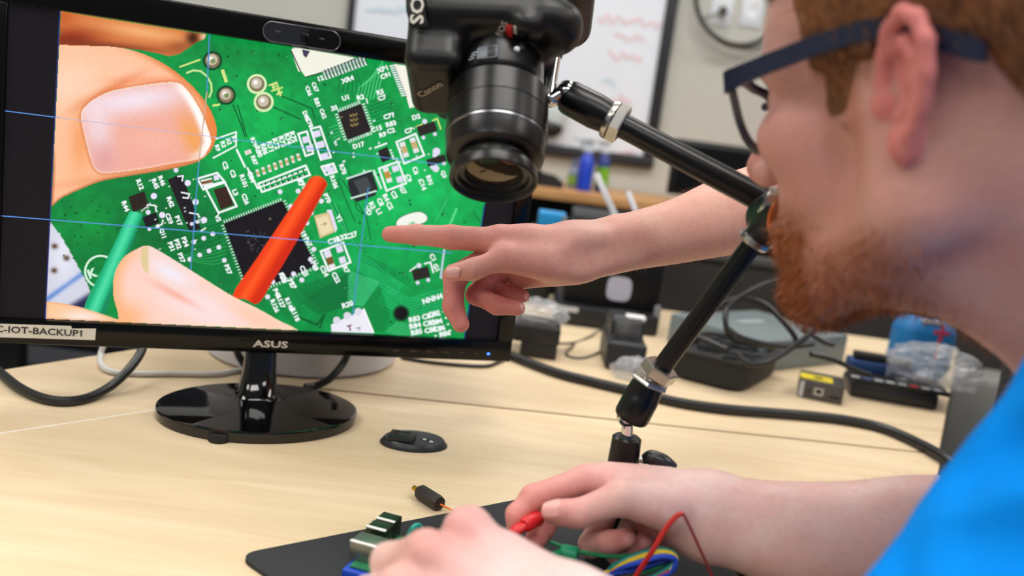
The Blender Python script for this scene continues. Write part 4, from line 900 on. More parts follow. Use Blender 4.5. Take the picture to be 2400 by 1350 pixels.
# black cables and the white lead behind the monitor
CAB = mat('cable_black', (20,20,21), .42)
def cable(pts, r, m, label, z=None): return wire('cable', [Pt(*p) if len(p) > 2 and p[2] > .5 else Tb(p[0], p[1], TZ+(r if len(p) < 3 else p[2])) for p in pts], r, m, label, 'cable')
cable([(-60,830,.98),(-10,865,.95),(40,905),(95,932),(150,941),(205,933),(258,906,.93),(300,868,.955),(330,826,.98),(342,780,1.0)], .0050, CAB, 'black cable sagging under the left end of the monitor')
cable([(250,790,1.06),(236,830,1.06),(238,855),(262,871),(320,876),(420,876),(500,877),(560,868),(620,850,.01)], .0034, mat('white_cable', (228,228,226), .4), 'white cable curving on the table behind the stand')
cable([(548,800,1.05),(562,838,1.06),(590,872),(625,880)], .0045, CAB, 'black cable hidden mostly behind the stand neck')
cable([(824,800,1.06),(808,845,1.06),(775,886,1.04),(740,904),(715,907)], .0045, CAB, 'black cable dropping to the right of the stand base')
cable([(1120,800),(1195,832),(1300,872),(1380,893),(1470,914),(1590,943),(1700,959),(1800,967),(1900,975),(1990,986),(2070,1004),(2150,1038),(2235,1087)]+[(2330,1170,-.02),(2400,1260,-.12)], .0068, CAB, 'thick black cable crossing the table towards the blue shirt')
cable([(940,838),(1000,848),(1080,856),(1140,858),(1165,850),(1200,835)], .0026, CAB, 'thin dark cable under the right corner of the monitor')
# white tub behind the stand
wc = Tb(655,905); wc = np.array([-.27,1.155,TZ]); t = empty('white_tub', wc, 'round white tub standing behind the monitor stand', 'tub')
WT = mat('tub_white', (214,214,222), .55)
MB().lathe(wc, (0,0,1), [(0,.118),(.004,.124),(.14,.128),(.145,.131),(.150,.131),(.150,.126),(.02,.121),(.012,.01)], 64, caps=False).build('tub_body', WT, t, ang=40); MB().lathe(wc, (0,0,1), [(0,.117),(.003,.117)], 64).build('tub_bottom', WT, t)
# ================================================================ the far side of the table
def yawR(x): x = nrm([x[0], x[1], 0]); return np.stack([x, np.array([-x[1], x[0], 0]), [0,0,1.]], 1)
def vnoise3(P, sc, seed):
    r = np.random.default_rng(seed); d = r.normal(size=(9, 3)); d /= np.linalg.norm(d, axis=1)[:, None]; ph = r.uniform(0, 6, 9); o = np.zeros(len(P))
    for k in range(9): o += np.abs(np.sin((P @ d[k])/sc*(1+.35*k)+ph[k]))/(1+.35*k)
    return o/4.2
BAGM = mat('clear_bag', (206,210,216), .2, spec=.9, alpha=.34)
def crumple(name, c, r, R, seed, label, amp=.35):
    n, m = 44, 26; v = []; f = []
    for j in range(m+1):
        th = math.pi*j/m
        for i in range(n): ph = 2*math.pi*i/n; v.append((math.sin(th)*math.cos(ph), math.sin(th)*math.sin(ph), math.cos(th)))
    v = np.array(v); s = 1-amp+amp*1.5*vnoise3(v, .22, seed); w = v*s[:, None]*np.asarray(r); w[:, 2] = np.maximum(w[:, 2], -r[2]*.55); w = w @ np.asarray(R).T+np.asarray(c)
    for j in range(m):
        for i in range(n): k = (i+1) % n; f.append((j*n+i, (j+1)*n+i, (j+1)*n+k, j*n+k))
    o = MB().add(w, f).build(name, BAGM, None, ang=22); return setp(o, label, 'plastic bag')
# tall black machine with a pale emblem
a = Tb(1297,755); b = Tb(1536,788); xr = nrm(b-a); yr = np.array([-xr[1], xr[0], 0]); R_ = np.stack([xr, yr, [0,0,1.]], 1); W_ = np.linalg.norm(b-a)
zt = PlaneY(1311,500,a[1]+.03)[2]; H_ = zt-TZ
t = empty('equipment_box', (a+b)/2, 'tall black machine with a pale rounded-square emblem on its front', 'machine')
def Q(x, y, z): return a+xr*x+yr*y+np.array([0,0,z])
BX = mat('machine_black', (9,10,13), .5, spec=.3)
MB().box(Q(W_*.53,.16,H_/2+.018), (W_*.94,.28,H_-.036), R_, .004).build('cabinet', BX, t)
MB().box(Q(W_/2,.14,.019), (W_*1.02,.30,.038), R_, .006).build('plinth', mat('machine_plinth', (20,21,24), .5), t)
def facep(px, py): 
    n = -yr; r = ray(px, py); p0_ = Q(0,.0195,0); return CAMPOS+r*(np.dot(p0_-CAMPOS, n)/np.dot(r, n))
ec = facep(1451,677); em = []
for i in range(40): th = 2*math.pi*i/40; q = lambda v: math.copysign(abs(v)**.55, v); em.append(ec+xr*.0225*q(math.cos(th))+np.array([0,0,1.])*.0225*q(math.sin(th)))
MB().prism(em, -yr*.002).build('emblem', mat('emblem_grey', (176,178,196), .5), t)
p = facep(1330,515); [MB().box(facep(1340+i*7,517+i*.9)-yr*.0004, (.0035,.0006,.004+.002*(i % 2)), R_).build('faint_mark', mat('machine_print', (120,124,130), .5), t, smooth=False) for i in range(5)]; MB().ell(facep(1324,513), (.006,.001,.006), R_).build('round_mark', MATS['machine_print'], t)
MB().box(Q(W_*.13,-.0105,.030), (.034,.001,.009), R_).build('label', mat('label_grey', (190,194,198), .5), t, smooth=False); MB().ell(Q(-.003,-.01,.026), (.0055,.003,.010), R_).build('cap', WHT, t)
MB().box(Q(W_*.98,.0,.040), (.012,.012,.035), R_, .004).build('handle', mat('handle_grey', (120,120,126), .5), t)
# carton stack left of it
a2 = PlaneY(1236,742,1.72); b2 = PlaneY(1312,742,1.72); zc = PlaneY(1270,540,1.72)[2]; zt2 = PlaneY(1270,500,1.72)[2]; xc = (a2[0]+b2[0])/2; w2 = b2[0]-a2[0]
setp(MB().box((xc-.020,1.80,(TZ+zc)/2), (w2-.008,.10,zc-TZ), None, .003).build('storage_box', BLKM), 'matte black box under the bright blue carton', 'box')
setp(MB().box((xc-.008,1.79,(zc+zt2)/2), (w2-.010,.08,zt2-zc), None, .002).build('carton', mat('cyan_card', (0,140,206), .5)), 'small bright blue carton beside the tall black machine', 'box')
# white folded stand on the machine
c = Q(W_*.58,.05,H_); t = empty('phone_stand', c, 'white folded stand leaning on top of the black machine', 'stand')
SWM = mat('stand_white', (206,208,216), .5)
MB().box(c+[0,.0,.004], (.062,.05,.006), R_, .002).build('foot', SWM, t)
def slab(p, q, w, th, m, par, nm): d = nrm(np.array(q)-np.array(p)); R3 = frame_of(d, yr); MB().box((np.array(p)+np.array(q))/2, (w, th, np.linalg.norm(np.array(q)-np.array(p))), R3, .0015).build(nm, m, par)
slab(c+[-.020,.0,.004], facep(1403,412)+[0,.05,0], .011, .03, SWM, t, 'back_rest'); slab(c+[.024,0,.004], facep(1480,458)+[0,.05,0], .009, .03, SWM, t, 'lip')
# two small boxes under a bag
l = Tb(1216,836); r = Tb(1302,848); xb = nrm(r-l); Rb = yawR(xb); yb = Rb[:, 1]
setp(MB().box((l+r)/2+yb*.045+[0,0,.011], (np.linalg.norm(r-l),.08,.022), Rb, .003).build('battery_box', mat('box_a', (30,29,27), .5)), 'thin black box at the bottom of the pair beside the monitor', 'box')
setp(MB().box((l+r)/2-xb*.006+yb*.05+[0,0,.022+.013], (np.linalg.norm(r-l)*1.28,.09,.026), Rb, .003).build('battery_box', mat('box_b', (24,24,25), .45)), 'black box stacked on a thinner one beside the monitor', 'box')
crumple('plastic_bag', (l+r)/2-xb*.01+yb*.055+[0,0,.060], (.048,.042,.022), Rb, 3, 'clear plastic bag lying on the stacked black boxes')
# thin looped lead
cable([(1308,806,.02),(1345,803),(1375,793),(1405,776,.008),(1424,782,.006),(1421,808),(1400,828),(1365,839),(1338,837),(1326,828),(1340,815),(1345,806)], .0018, mat('lead_grey', (66,64,60), .5), 'thin dark lead looped on bare wood beside the charger')
# desk charger
l = Tb(1421,866); r = Tb(1504,877); xb = nrm(r-l); Rb = yawR(xb); yb = Rb[:, 1]; w = np.linalg.norm(r-l); c = (l+r)/2
t = empty('desk_charger', c, 'dark desktop dispenser with a sloped front and white label on top', 'dispenser')
CH = mat('charger_black', (28,31,34), .45)
ch = Body(); ch.b(RBox(c+yb*.06+[0,0,.022], (w*.56,.06,.022), .006, Rb), .001).b(RBox(c+yb*.075+[0,0,.045], (w*.48,.045,.028), .006, Rb), .006); V, F = surface(ch, .002); fast_mesh('housing', V, F, CH, t)
tl = np.array([0,0,1.])*.94+yb*.34; tl = nrm(tl); Rt = np.stack([xb, np.cross(tl, xb), tl], 1)
MB().box(c+yb*.026+[0,0,.052], (w*.78,.006,.038), Rt, .002).build('front_panel', mat('charger_panel', (18,19,21), .35), t)
MB().box(c+yb*.045+[0,0,.0735], (w*.8,.010,.004), Rb, .001).build('silver_edge', mat('charger_edge', (120,124,128), .35, metal=.5), t)
MB().box(c+yb*.052+xb*.012+[0,0,.075], (.030,.024,.006), Rb, .002).build('white_label', WHT, t)
crumple('plastic_bag', Tb(1486,888)+[0,0,.012], (.034,.024,.020), Rb, 8, 'clear crumpled bag in front of the charger')
# open foam case with coiled leads
k0 = Tb(1742,930); ka = Tb(1545,878)-k0; kb = Tb(1905,893)-k0; da = nrm(ka); db = np.array([-da[1], da[0], 0]); db = db if np.dot(db, kb) > 0 else -db
LA, LB, HC = np.linalg.norm(ka), .20, .046; Rk = np.stack([da, db, [0,0,1.]], 1); kc_ = k0+da*LA/2+db*LB/2
t = empty('equipment_case', kc_, 'open black moulded case full of coiled leads', 'case')
def rrect(hx, hy, r, z, n=6):
    o = []
    for cx, cy, a0 in ((hx-r,hy-r,0),(-hx+r,hy-r,90),(-hx+r,-hy+r,180),(hx-r,-hy+r,270)):
        for i in range(n+1): th = math.radians(a0+90*i/n); o.append(kc_+Rk @ np.array([cx+r*math.cos(th), cy+r*math.sin(th), z]))
    return o
rings = [rrect(LA/2-.012,LB/2-.012,.03,0), rrect(LA/2-.004,LB/2-.004,.034,.006), rrect(LA/2,LB/2,.036,HC-.006), rrect(LA/2+.003,LB/2+.003,.038,HC-.004), rrect(LA/2+.003,LB/2+.003,.038,HC), rrect(LA/2-.005,LB/2-.005,.034,HC), rrect(LA/2-.008,LB/2-.008,.032,HC-.012)]
vv = [p for rg in rings for p in rg]; n = len(rings[0]); ff = [(j*n+i, j*n+(i+1) % n, (j+1)*n+(i+1) % n, (j+1)*n+i) for j in range(len(rings)-1) for i in range(n)]+[tuple(range(n-1,-1,-1)), tuple((len(rings)-1)*n+i for i in range(n))]
MB().add(vv, ff).build('tray', mat('case_black', (30,30,30), .7, bump=.3, bscale=600), t)
for i in range(9): x, y = RNG.uniform(-LA*.38, LA*.38), RNG.uniform(-LB*.36, LB*.36); MB().box(kc_+Rk @ np.array([x, y, HC-.008]), (RNG.uniform(.02,.05), RNG.uniform(.015,.03), .014), Rk @ frame_of((.2,.1,1))[:, :], .003).build('foam_insert', mat('foam', (40,42,45), .8), t)
LD = mat('lead_black', (22,23,25), .38)
LEADS = [
 ([(1868,652,1.36),(1800,664,1.34),(1745,690,1.31),(1706,722,1.29),(1701,760,1.28),(1716,792,1.28),(1765,806,1.29),(1830,812,1.30),(1880,806,1.31)], 'black lead rising highest out of the case'),
 ([(1690,712,1.325),(1740,698,1.33),(1790,712,1.33),(1830,748,1.325),(1860,785,1.325),(1866,800,1.325)], 'black lead arching over the middle of the case'),
 ([(1706,770,1.27),(1735,790,1.26),(1790,806,1.26),(1850,812,1.27),(1905,806,1.29)], 'black lead lying along the coil in the case'),
 ([(1726,828,1.235),(1750,850,1.222),(1782,853,1.222),(1820,838,1.225),(1866,808,1.235),(1916,768,1.26)], 'black lead crossing the coil towards the grey box'),
 ([(1630,788,1.30),(1660,800,1.29),(1705,820,1.27)], 'short grey-black stick lying in the case'),
 ([(1880,770,1.33),(1930,800,1.33),(1955,808,1.33)], 'black lead end with a plug on the grey box'),
 ([(1900,830,1.31),(1950,842,1.32),(2000,865,1.33),(2040,880,1.34)], 'black lead trailing from the case to the small device')]
for pts, lb in LEADS: wire('lead', [Pt(*p) for p in pts], .0042, LD, lb, 'lead')
# grey flat box
zg = TZ+.052; g0, g1, g2, g3 = Tb(1732,752,zg), Tb(1905,762,zg), Tb(2044,801,zg), Tb(1848,818,zg)
gc = (g0+g2)/2; xg = nrm(g2-g3); Rg = yawR(xg); wg = np.linalg.norm(g2-g3); hg = .20; oc_ = (g2+g3)/2+Rg[:, 1]*(hg/2+.045)
t = empty('metal_case', np.array([oc_[0], oc_[1], TZ]), 'flat grey metal box behind the open case', 'box')
MB().box(np.array([oc_[0], oc_[1], TZ+.026]), (wg, hg, .052), Rg, .003).build('shell', mat('slate_metal', (122,134,138), .42, metal=.25), t)
MB().box(np.array([oc_[0], oc_[1], TZ+.0525])+Rg[:, 1]*.02, (.07,.02,.001), Rg).build('top_plate', mat('slate_mark', (150,160,164), .5), t, smooth=False)
# small device with yellow sticker
l = Tb(1868,929); r = Tb(1972,950); xb = nrm(r-l); Rb = yawR(xb); yb = Rb[:, 1]; w = np.linalg.norm(r-l); c = (l+r)/2
t = empty('usb_interface', c, 'small grey metal device with a yellow sticker at the table edge', 'device')
MB().box(c+yb*.035+[0,0,.0135], (w,.07,.027), Rb, .0012).build('housing', mat('device_dark', (44,42,42), .45), t)
MB().box(c-yb*.0006+[0,0,.0135], (w,.0025,.027), Rb, .0006).build('front_plate', mat('device_front', (84,80,80), .45, metal=.3), t)
MB().box(c+yb*.028-xb*.008+[0,0,.0273], (.046,.034,.0006), Rb).build('yellow_sticker', mat('yellow_sticker', (240,220,30), .5), t, smooth=False)
[MB().box(c+yb*(.022+.006*i)-xb*(.006-.002*(i % 2))+[0,0,.0278], (.012,.003,.0003), Rb).build('sticker_mark', INK, t, smooth=False) for i in range(3)]
MB().box(c-yb*.0020-xb*.003+[0,0,.0135], (.013,.001,.011), Rb).build('usb_socket', mat('socket_pale', (190,186,176), .4), t, smooth=False); MB().box(c-yb*.0027-xb*.003+[0,0,.0140], (.008,.001,.006), Rb).build('socket_hole', BLKM, t, smooth=False)
MB().cyl(c-yb*.002-xb*.017+[0,0,.0125], c-yb*.003-xb*.017+[0,0,.0125], .0022).build('jack', BLKM, t); MB().box(c-yb*.002-xb*(w/2-.004)+[0,0,.0135], (.006,.001,.024), Rb).build('side_mark', mat('socket_pale2', (186,188,190), .5), t, smooth=False)
MB().box(c-yb*.002+xb*.02+[0,0,.0095], (.014,.0008,.004), Rb).build('print', BLKM, t, smooth=False)
# long black panel with labelled edge
l = Tb(1985,930); r = Tb(2205,968); xb = nrm(r-l); Rb = yawR(xb); yb = Rb[:, 1]; w = np.linalg.norm(r-l); c = (l+r)/2
t = empty('rack_panel', c, 'long black panel with a row of coloured labels along its edge', 'panel')
RKM = mat('rack_black', (26,27,30), .4)
MB().box(c+yb*.045+[0,0,.012], (w*.94,.08,.024), Rb, .005).build('body', RKM, t)
MB().box(c+yb*.052+xb*.008+[0,0,.028], (w*1.02,.10,.007), Rb, .003).build('top_rim', BLK, t)
for i, cc in enumerate(((200,206,210),(110,130,200),(180,190,200),(190,196,196),(170,178,180),(180,30,50),(190,196,200),(170,176,182))):
    MB().box(c+yb*.008+xb*(-w*.44+i*w*.125)+[0,0,.0318], (w*.085,.009,.0006), Rb).build('edge_label', mat('edge_label_%d' % i, cc, .5), t, smooth=False)
t2 = c+yb*.075+xb*(-.012)+[0,0,.0315]
t = empty('relay_module', t2, 'dark blue electronics module lying on the black panel under the bag', 'module')
MB().box(t2+[0,0,.008], (.10,.04,.016), Rb, .002).build('board_block', mat('module_blue', (22,58,110), .5), t); MB().box(t2+[0,0,.022], (.085,.024,.012), Rb, .002).build('heat_sink', BLK, t)
crumple('plastic_bag', c+yb*.062+xb*.060+[0,0,.052], (.072,.050,.038), Rb, 21, 'large crumpled clear bag heaped on the labelled black panel', .45)
# blue zip pouch
t0 = PlaneY(2150,848,1.52); c = np.array([t0[0], 1.52, TZ]); zt3 = PlaneY(2150,739,1.52)[2]; hw = (PlaneY(2220,800,1.52)[0]-PlaneY(2081,800,1.52)[0])/2
t = empty('zip_pouch', c, 'bright blue rounded pouch with white and red print', 'pouch'); hh = (zt3-TZ)/2
pb = Body(); pb.b(RBox(c+[0,0,hh], (hw,.035,hh), .028), .001); V, F = surface(pb, .003); fast_mesh('shell', V, F, mat('pouch_blue', (8,112,178), .55), t)
PR_ = mat('pouch_red', (190,60,90), .5)
xv = PlaneY(2205,790,1.485)[0]; 
MB().box((xv,1.4845,PlaneY(2205,780,1.485)[2]), (.026,.001,.007)).build('red_cross', PR_, t, smooth=False); MB().box((xv,1.484,PlaneY(2205,780,1.485)[2]), (.006,.001,.028)).build('red_cross', PR_, t, smooth=False)
MB().box((xv-.002,1.4845,PlaneY(2202,820,1.485)[2]), (.005,.001,.04)).build('red_print', PR_, t, smooth=False)
for i in range(2): MB().box((PlaneY(2178+i*24,748+i*3,1.49)[0],1.500,zt3-.004), (.014,.02,.006), None, .001).build('white_mark', WHT, t)
# dark fabric divider
zd = PlaneY(1640,602,2.0)[2]; xd0 = PlaneY(1545,700,2.0)[0]
DVM = bpy.data.materials.new('ribbed_fabric'); DVM.use_nodes = True; N = DVM.node_tree.nodes; L = DVM.node_tree.links; bb_ = N['Principled BSDF']; bb_.inputs['Roughness'].default_value = .85
wv = N.new('ShaderNodeTexWave'); wv.bands_direction = 'Z'; wv.inputs['Scale'].default_value = 32; wv.inputs['Distortion'].default_value = .3; tc_ = N.new('ShaderNodeTexCoord'); L.new(tc_.outputs['Object'], wv.inputs['Vector'])
rp_ = N.new('ShaderNodeValToRGB'); rp_.color_ramp.elements[0].color = (*lin((30,28,27)), 1); rp_.color_ramp.elements[1].color = (*lin((54,49,47)), 1); L.new(wv.outputs['Fac'], rp_.inputs['Fac']); L.new(rp_.outputs['Color'], bb_.inputs['Base Color'])
t = empty('desk_divider', (xd0+.8,2.02,0), 'tall dark ribbed fabric divider behind the far table', 'divider')
MB().box((xd0+.8,2.02,zd/2), (1.6,.03,zd), None, .004).build('fabric_panel', DVM, t); MB().box((xd0+.8,2.015,zd+.006), (1.61,.045,.02), None, .003).build('top_rail', mat('rail_grey', (66,66,68), .5), t)
MB().box((PlaneY(1855,660,1.99)[0],1.998,zd/2), (.02,.012,zd-.01)).build('seam_post', mat('post_dark', (30,28,28), .6), t, smooth=False)
# ================================================================ along the back wall
CZ = PlaneY(1350,449,2.56)[2]; x0 = PlaneY(1100,460,2.56)[0]
t = empty('back_counter', (x0+1.3,2.8,0), 'wood-topped dark counter along the wall under the whiteboard', 'counter')
MB().box((x0+1.3,2.825,CZ-.016), (2.6,.53,.032), None, .003).build('counter_top', wood_mat('oak_edge', (206,158,104), (180,132,84), 0, .6), t)
for xx in (x0+.06, x0+1.3, x0+2.54): MB().box((xx,2.84,(CZ-.032)/2), (.03,.48,CZ-.032)).build('side_panel', mat('panel_grey', (44,44,48), .6), t, smooth=False)
MB().box((x0+1.3,3.06,(CZ-.032)/2), (2.5,.02,CZ-.04)).build('rear_panel', MATS['panel_grey'], t, smooth=False)
def bottle(px, y, w, h, col, mid, cap, label, trig=True):
    b = PlaneY(px, 449, y); c = np.array([b[0], y, CZ]); t = empty('spray_bottle', c, label, 'bottle', 'bottles on the back counter')
    MB().lathe(c, (0,0,1), [(0,w*.9),(.004,w),(h*.6,w),(h*.72,w*.85),(h*.84,w*.42),(h*.9,w*.36)], 24, squash=(1,.7)).build('bottle_body', mat('b_'+label[:12], col, .35), t)
    if mid: MB().lathe(c+[0,0,h*.15], (0,0,1), [(0,w*1.01),(h*.4,w*1.01)], 24, squash=(1,.71), caps=False).build('label_wrap', mat('l_'+label[:12], mid, .5), t)
    m = mat('c_'+label[:12], cap, .4); MB().lathe(c+[0,0,h*.86], (0,0,1), [(0,w*.45),(h*.08,w*.45),(h*.1,w*.34),(h*.2,w*.36),(h*.24,w*.5),(h*.30,w*.5),(h*.31,w*.3)], 20).build('cap', m, t)
    if trig: MB().box(c+[-w*.7,0,h*1.12], (w*1.6,.016,h*.07), None, .003).build('nozzle', m, t); MB().box(c+[-w*.55,0,h*1.0], (.006,.012,h*.2), frame_of((-.4,0,1)), .002).build('trigger', m, t)
bottle(1366, 2.66, .034, .135, (16,60,190), None, (196,204,214), 'blue spray bottle with a pale trigger on the counter')
bottle(1406, 2.72, .030, .140, (24,50,130), (120,180,40), (214,218,222), 'dark blue bottle with green label and white trigger top')
bottle(1338, 2.74, .024, .075, (120,134,160), (130,170,50), (110,124,150), 'small clouded bottle with a green band, leftmost on the counter', False)
p = PlaneY(1290,447,2.62); t = empty('tape_dispenser', np.array([p[0]-.02,2.64,CZ]), 'low black tape dispenser on the back counter', 'dispenser')
MB().prism([np.array([p[0]+x,2.60,CZ+z]) for x, z in ((-.10,0),(.035,0),(.035,.018),(.01,.035),(-.03,.040),(-.10,.022))], (0,.06,0)).build('body', BLKM, t); MB().lathe((p[0]-.05,2.598,CZ+.03), (0,1,0), [(0,.022),(.064,.022)], 24).build('tape_roll', BLK, t)
# dark monitor on the counter
ml = PlaneY(1606,320,2.45); mz = ml[2]; t = empty('computer_monitor', (ml[0]+.26,2.62,CZ), 'switched-off black monitor seen against the wall beside the whiteboard', 'monitor')
MB().box((ml[0]+.26,2.62,(mz+CZ)/2+.012), (.52,.03,mz-CZ-.03), None, .004).build('bezel', BLK, t); MB().box((ml[0]+.26,2.604,(mz+CZ)/2+.012), (.49,.002,mz-CZ-.06)).build('screen', mat('off_screen', (7,7,9), .4, spec=.2), t, smooth=False)
MB().box((ml[0]+.26,2.64,CZ+.02), (.05,.02,.04)).build('neck', BLK, t); MB().box((ml[0]+.26,2.62,CZ+.004), (.2,.16,.008), None, .003).build('stand_base', BLK, t)
# whiteboard
br = PlaneY(1533,397,WY-.02); xl = PlaneY(814,40,WY-.02)[0]; zb = br[2]; zt4 = 2.15; xr_ = PlaneY(1560,200,WY-.02)[0]
t = empty('whiteboard', ((xl+xr_)/2,WY-.012,zb), 'large whiteboard in a black frame on the back wall', 'whiteboard')
FB = mat('frame_black', (34,36,40), .5); fw = .04; yw = WY-.012
MB().box(((xl+xr_)/2,yw+.004,(zb+zt4)/2), (xr_-xl-.02,.012,zt4-zb-.02)).build('board_surface', mat('board_white', (226,232,242), .25), t, smooth=False)
for nm, c, s in (('frame_rail',((xl+xr_)/2,yw,zb+fw/2),(xr_-xl,.024,fw)),('frame_rail',((xl+xr_)/2,yw,zt4-fw/2),(xr_-xl,.024,fw)),('frame_rail',(xl+fw*.3,yw,(zb+zt4)/2),(fw*.6,.024,zt4-zb-2*fw)),('frame_rail',(xr_-fw/2,yw,(zb+zt4)/2),(fw,.024,zt4-zb-2*fw))): MB().box(c, s, None, .003).build(nm, FB, t)
REDI = mat('faded_red_marker', (232,188,194), .5); TEAL = mat('faded_teal_marker', (170,206,222), .5)
def scrib(x, y, w, h, m, n=9, seed=0):
    r = np.random.default_rng(seed); mb = MB(); pts = [PlaneY(x+w*i/n, y+.13*w*i/n+h*r.uniform(-.5,.5), WY-.0145) for i in range(n+1)]; mb.tube(pts, .0035, 5, 4).build('marker_writing', m, t)
scrib(1402,40,150,26,REDI,14,1); scrib(1440,85,70,20,REDI,4,2); scrib(1425,130,80,26,REDI,9,3); scrib(1430,232,50,30,REDI,6,4); scrib(1440,355,50,12,REDI,5,5); scrib(1410,190,30,20,TEAL,4,6); scrib(860,20,70,10,TEAL,8,7); scrib(930,18,60,14,TEAL,6,8)
p = PlaneY(1296,262,WY-.05); t = empty('magnetic_holder', p+[0,.03,-.06], 'rounded white holder with a dark underside stuck on the whiteboard', 'holder')
MB().ell(p, (.052,.034,.075)).build('shell', mat('holder_white', (196,210,212), .4), t); MB().ell(p+[-.01,-.004,-.055], (.052,.034,.034)).build('dark_base', BLK, t)
# wall outlets and hanging lead
for px, py, lb in ((1692,18,'white outlet plate with a black plug in it'),(1764,22,'white outlet plate nearest the face, with nothing plugged in')):
    p = PlaneY(px,py,WY-.003); t = empty('wall_outlet', p, lb, 'outlet'); MB().box(p, (.072,.006,.115), None, .002).build('cover_plate', mat('outlet_white', (216,222,230), .4), t)
    for dz in (.024,-.024): MB().box(p+[0,-.0035,dz], (.032,.003,.028), None, .003).build('socket', WHT, t)
p = PlaneY(1695,26,WY-.03); t = empty('wall_plug', p, 'black plug pushed into the left wall outlet', 'plug'); MB().lathe(p+[0,.022,0], (0,-1,0), [(0,.014),(.02,.016),(.034,.012),(.045,.006)], 20).build('plug_body', BLKM, t)
MB().tube([p+[0,-.02,0], PlaneY(1680,34,WY-.05), PlaneY(1655,40,WY-.04), PlaneY(1640,44,WY-.03)], .004).build('plug_lead', mat('lead_taupe', (120,118,110), .5), t)
ring = [PlaneY(1737+106*math.cos(a_), -6+112*math.sin(a_), WY-.045+.015*math.sin(2*a_)) for a_ in np.linspace(0, 2*math.pi, 24, endpoint=False)]
setp(MB().tube(ring, .0085, 10, 4, closed=True).build('cable_loop', mat('loop_black', (44,42,38), .5)), 'black cable coiled in a hoop around the wall outlets', 'cable')
ring = [PlaneY(1745+100*math.cos(a_), -2+122*math.sin(a_)+6*math.sin(3*a_), WY-.025) for a_ in np.linspace(.3, 2.6, 12)]
setp(MB().tube(ring, .005, 8, 4).build('cable_loop', mat('loop_grey', (140,140,130), .5)), 'thin greyish lead hanging below the black hoop on the wall', 'cable')
# grey drawer cabinet beyond the right end of the table
zc3 = PlaneY(2255,885,1.85)[2]; xc3 = PlaneY(2205,960,1.85)[0]; t = empty('drawer_cabinet', (xc3+.24,2.0-.0,0) if False else (xc3+.24,1.92,0), 'grey metal drawer cabinet past the right end of the table', 'cabinet')
GCM = mat('cabinet_grey', (128,126,122), .5)
MB().box((xc3+.24,1.92,zc3/2), (.48,.14,zc3), None, .004).build('carcass', GCM, t)
for i in range(3):
    zz = zc3*(i+.5)/3; dd_ = MB().box((xc3+.24,1.846,zz), (.46,.012,zc3/3-.012), None, .003).build('drawer', GCM, t); MB().box((xc3+.24,1.834,zz+zc3/8), (.12,.012,.014), None, .003).build('handle', mat('cabinet_handle', (84,84,84), .4), dd_)
# navy chair at the left
cx = -.95; t = empty('office_chair', (cx,1.75,0), 'dark navy office chair behind the left end of the table', 'chair')
NV = mat('navy_fabric', (22,26,38), .8)
cb = Body(); cb.b(RBox((cx,1.62,.82), (.36,.045,.26), .04), .001); V, F = surface(cb, .006); fast_mesh('backrest', V, F, NV, t)
cb = Body(); cb.b(RBox((cx,1.86,.47), (.30,.25,.04), .035), .001); V, F = surface(cb, .006); fast_mesh('seat', V, F, NV, t)
MB().cyl((cx,1.86,.08), (cx,1.86,.44), .028).build('post', BLK, t); MB().box((cx,1.635,.52), (.06,.03,.14)).build('back_bracket', BLK, t, smooth=False)
for i in range(5): th = i*2*math.pi/5; MB().tube([(cx,1.86,.09), (cx+.16*math.cos(th),1.86+.16*math.sin(th),.075), (cx+.27*math.cos(th),1.86+.27*math.sin(th),.06)], [.025,.02,.016], 10, 3).build('leg', BLK, t); MB().lathe((cx+.27*math.cos(th),1.845+.27*math.sin(th),.03), (0,1,0), [(0,.029),(.03,.029)], 16).build('castor', BLK, t)
# ================================================================ people
SKM = mat('skin', (224,176,160), .48, spec=.35, vcol=True, noise=.05, nscale=220, bump=.25, bscale=900, sss=.22)
SK0 = lin((220,178,164)); SKP = lin((214,142,134)); SKR = lin((208,114,108)); SKY = lin((222,186,164))
def sst(a, b, x): t = np.clip((x-a)/(b-a), 0, 1); return t*t*(3-2*t)
def mix(c, col, w): return c+(np.asarray(col)-c)*np.clip(w, 0, 1)[:, None]
def rp(px, d): return px*d/FPX
def J(x, y, d, r): return (Pt(x, y, d), rp(r, d))
def chain(js, k=.004, flat=None, ff=1): return [(Cone(a[0], b[0], a[1], b[1], flat, ff), k) for a, b in zip(js[:-1], js[1:])]
def spline(js, n=6):
    P = np.array([np.append(a, r) for a, r in js]); m = len(P); o = []
    for i in range(m-1):
        p0 = P[i-1] if i else 2*P[0]-P[1]; p1, p2 = P[i], P[i+1]; p3 = P[i+2] if i+2 < m else 2*P[-1]-P[-2]
        for k in range(n): t = k/n; o.append(.5*((2*p1)+(-p0+p2)*t+(2*p0-5*p1+4*p2-p3)*t*t+(-p0+3*p1-3*p2+p3)*t**3))
    o.append(P[-1]); return [(q[:3], q[3]) for q in o]
def paint(V, base, spots):
    c = np.tile(base, (len(V), 1))
    for p, r, col, w in spots: g_ = np.exp(-((V-p)**2).sum(1)/(r*r))*w; c = c+(col-c)*g_[:, None]
    return c
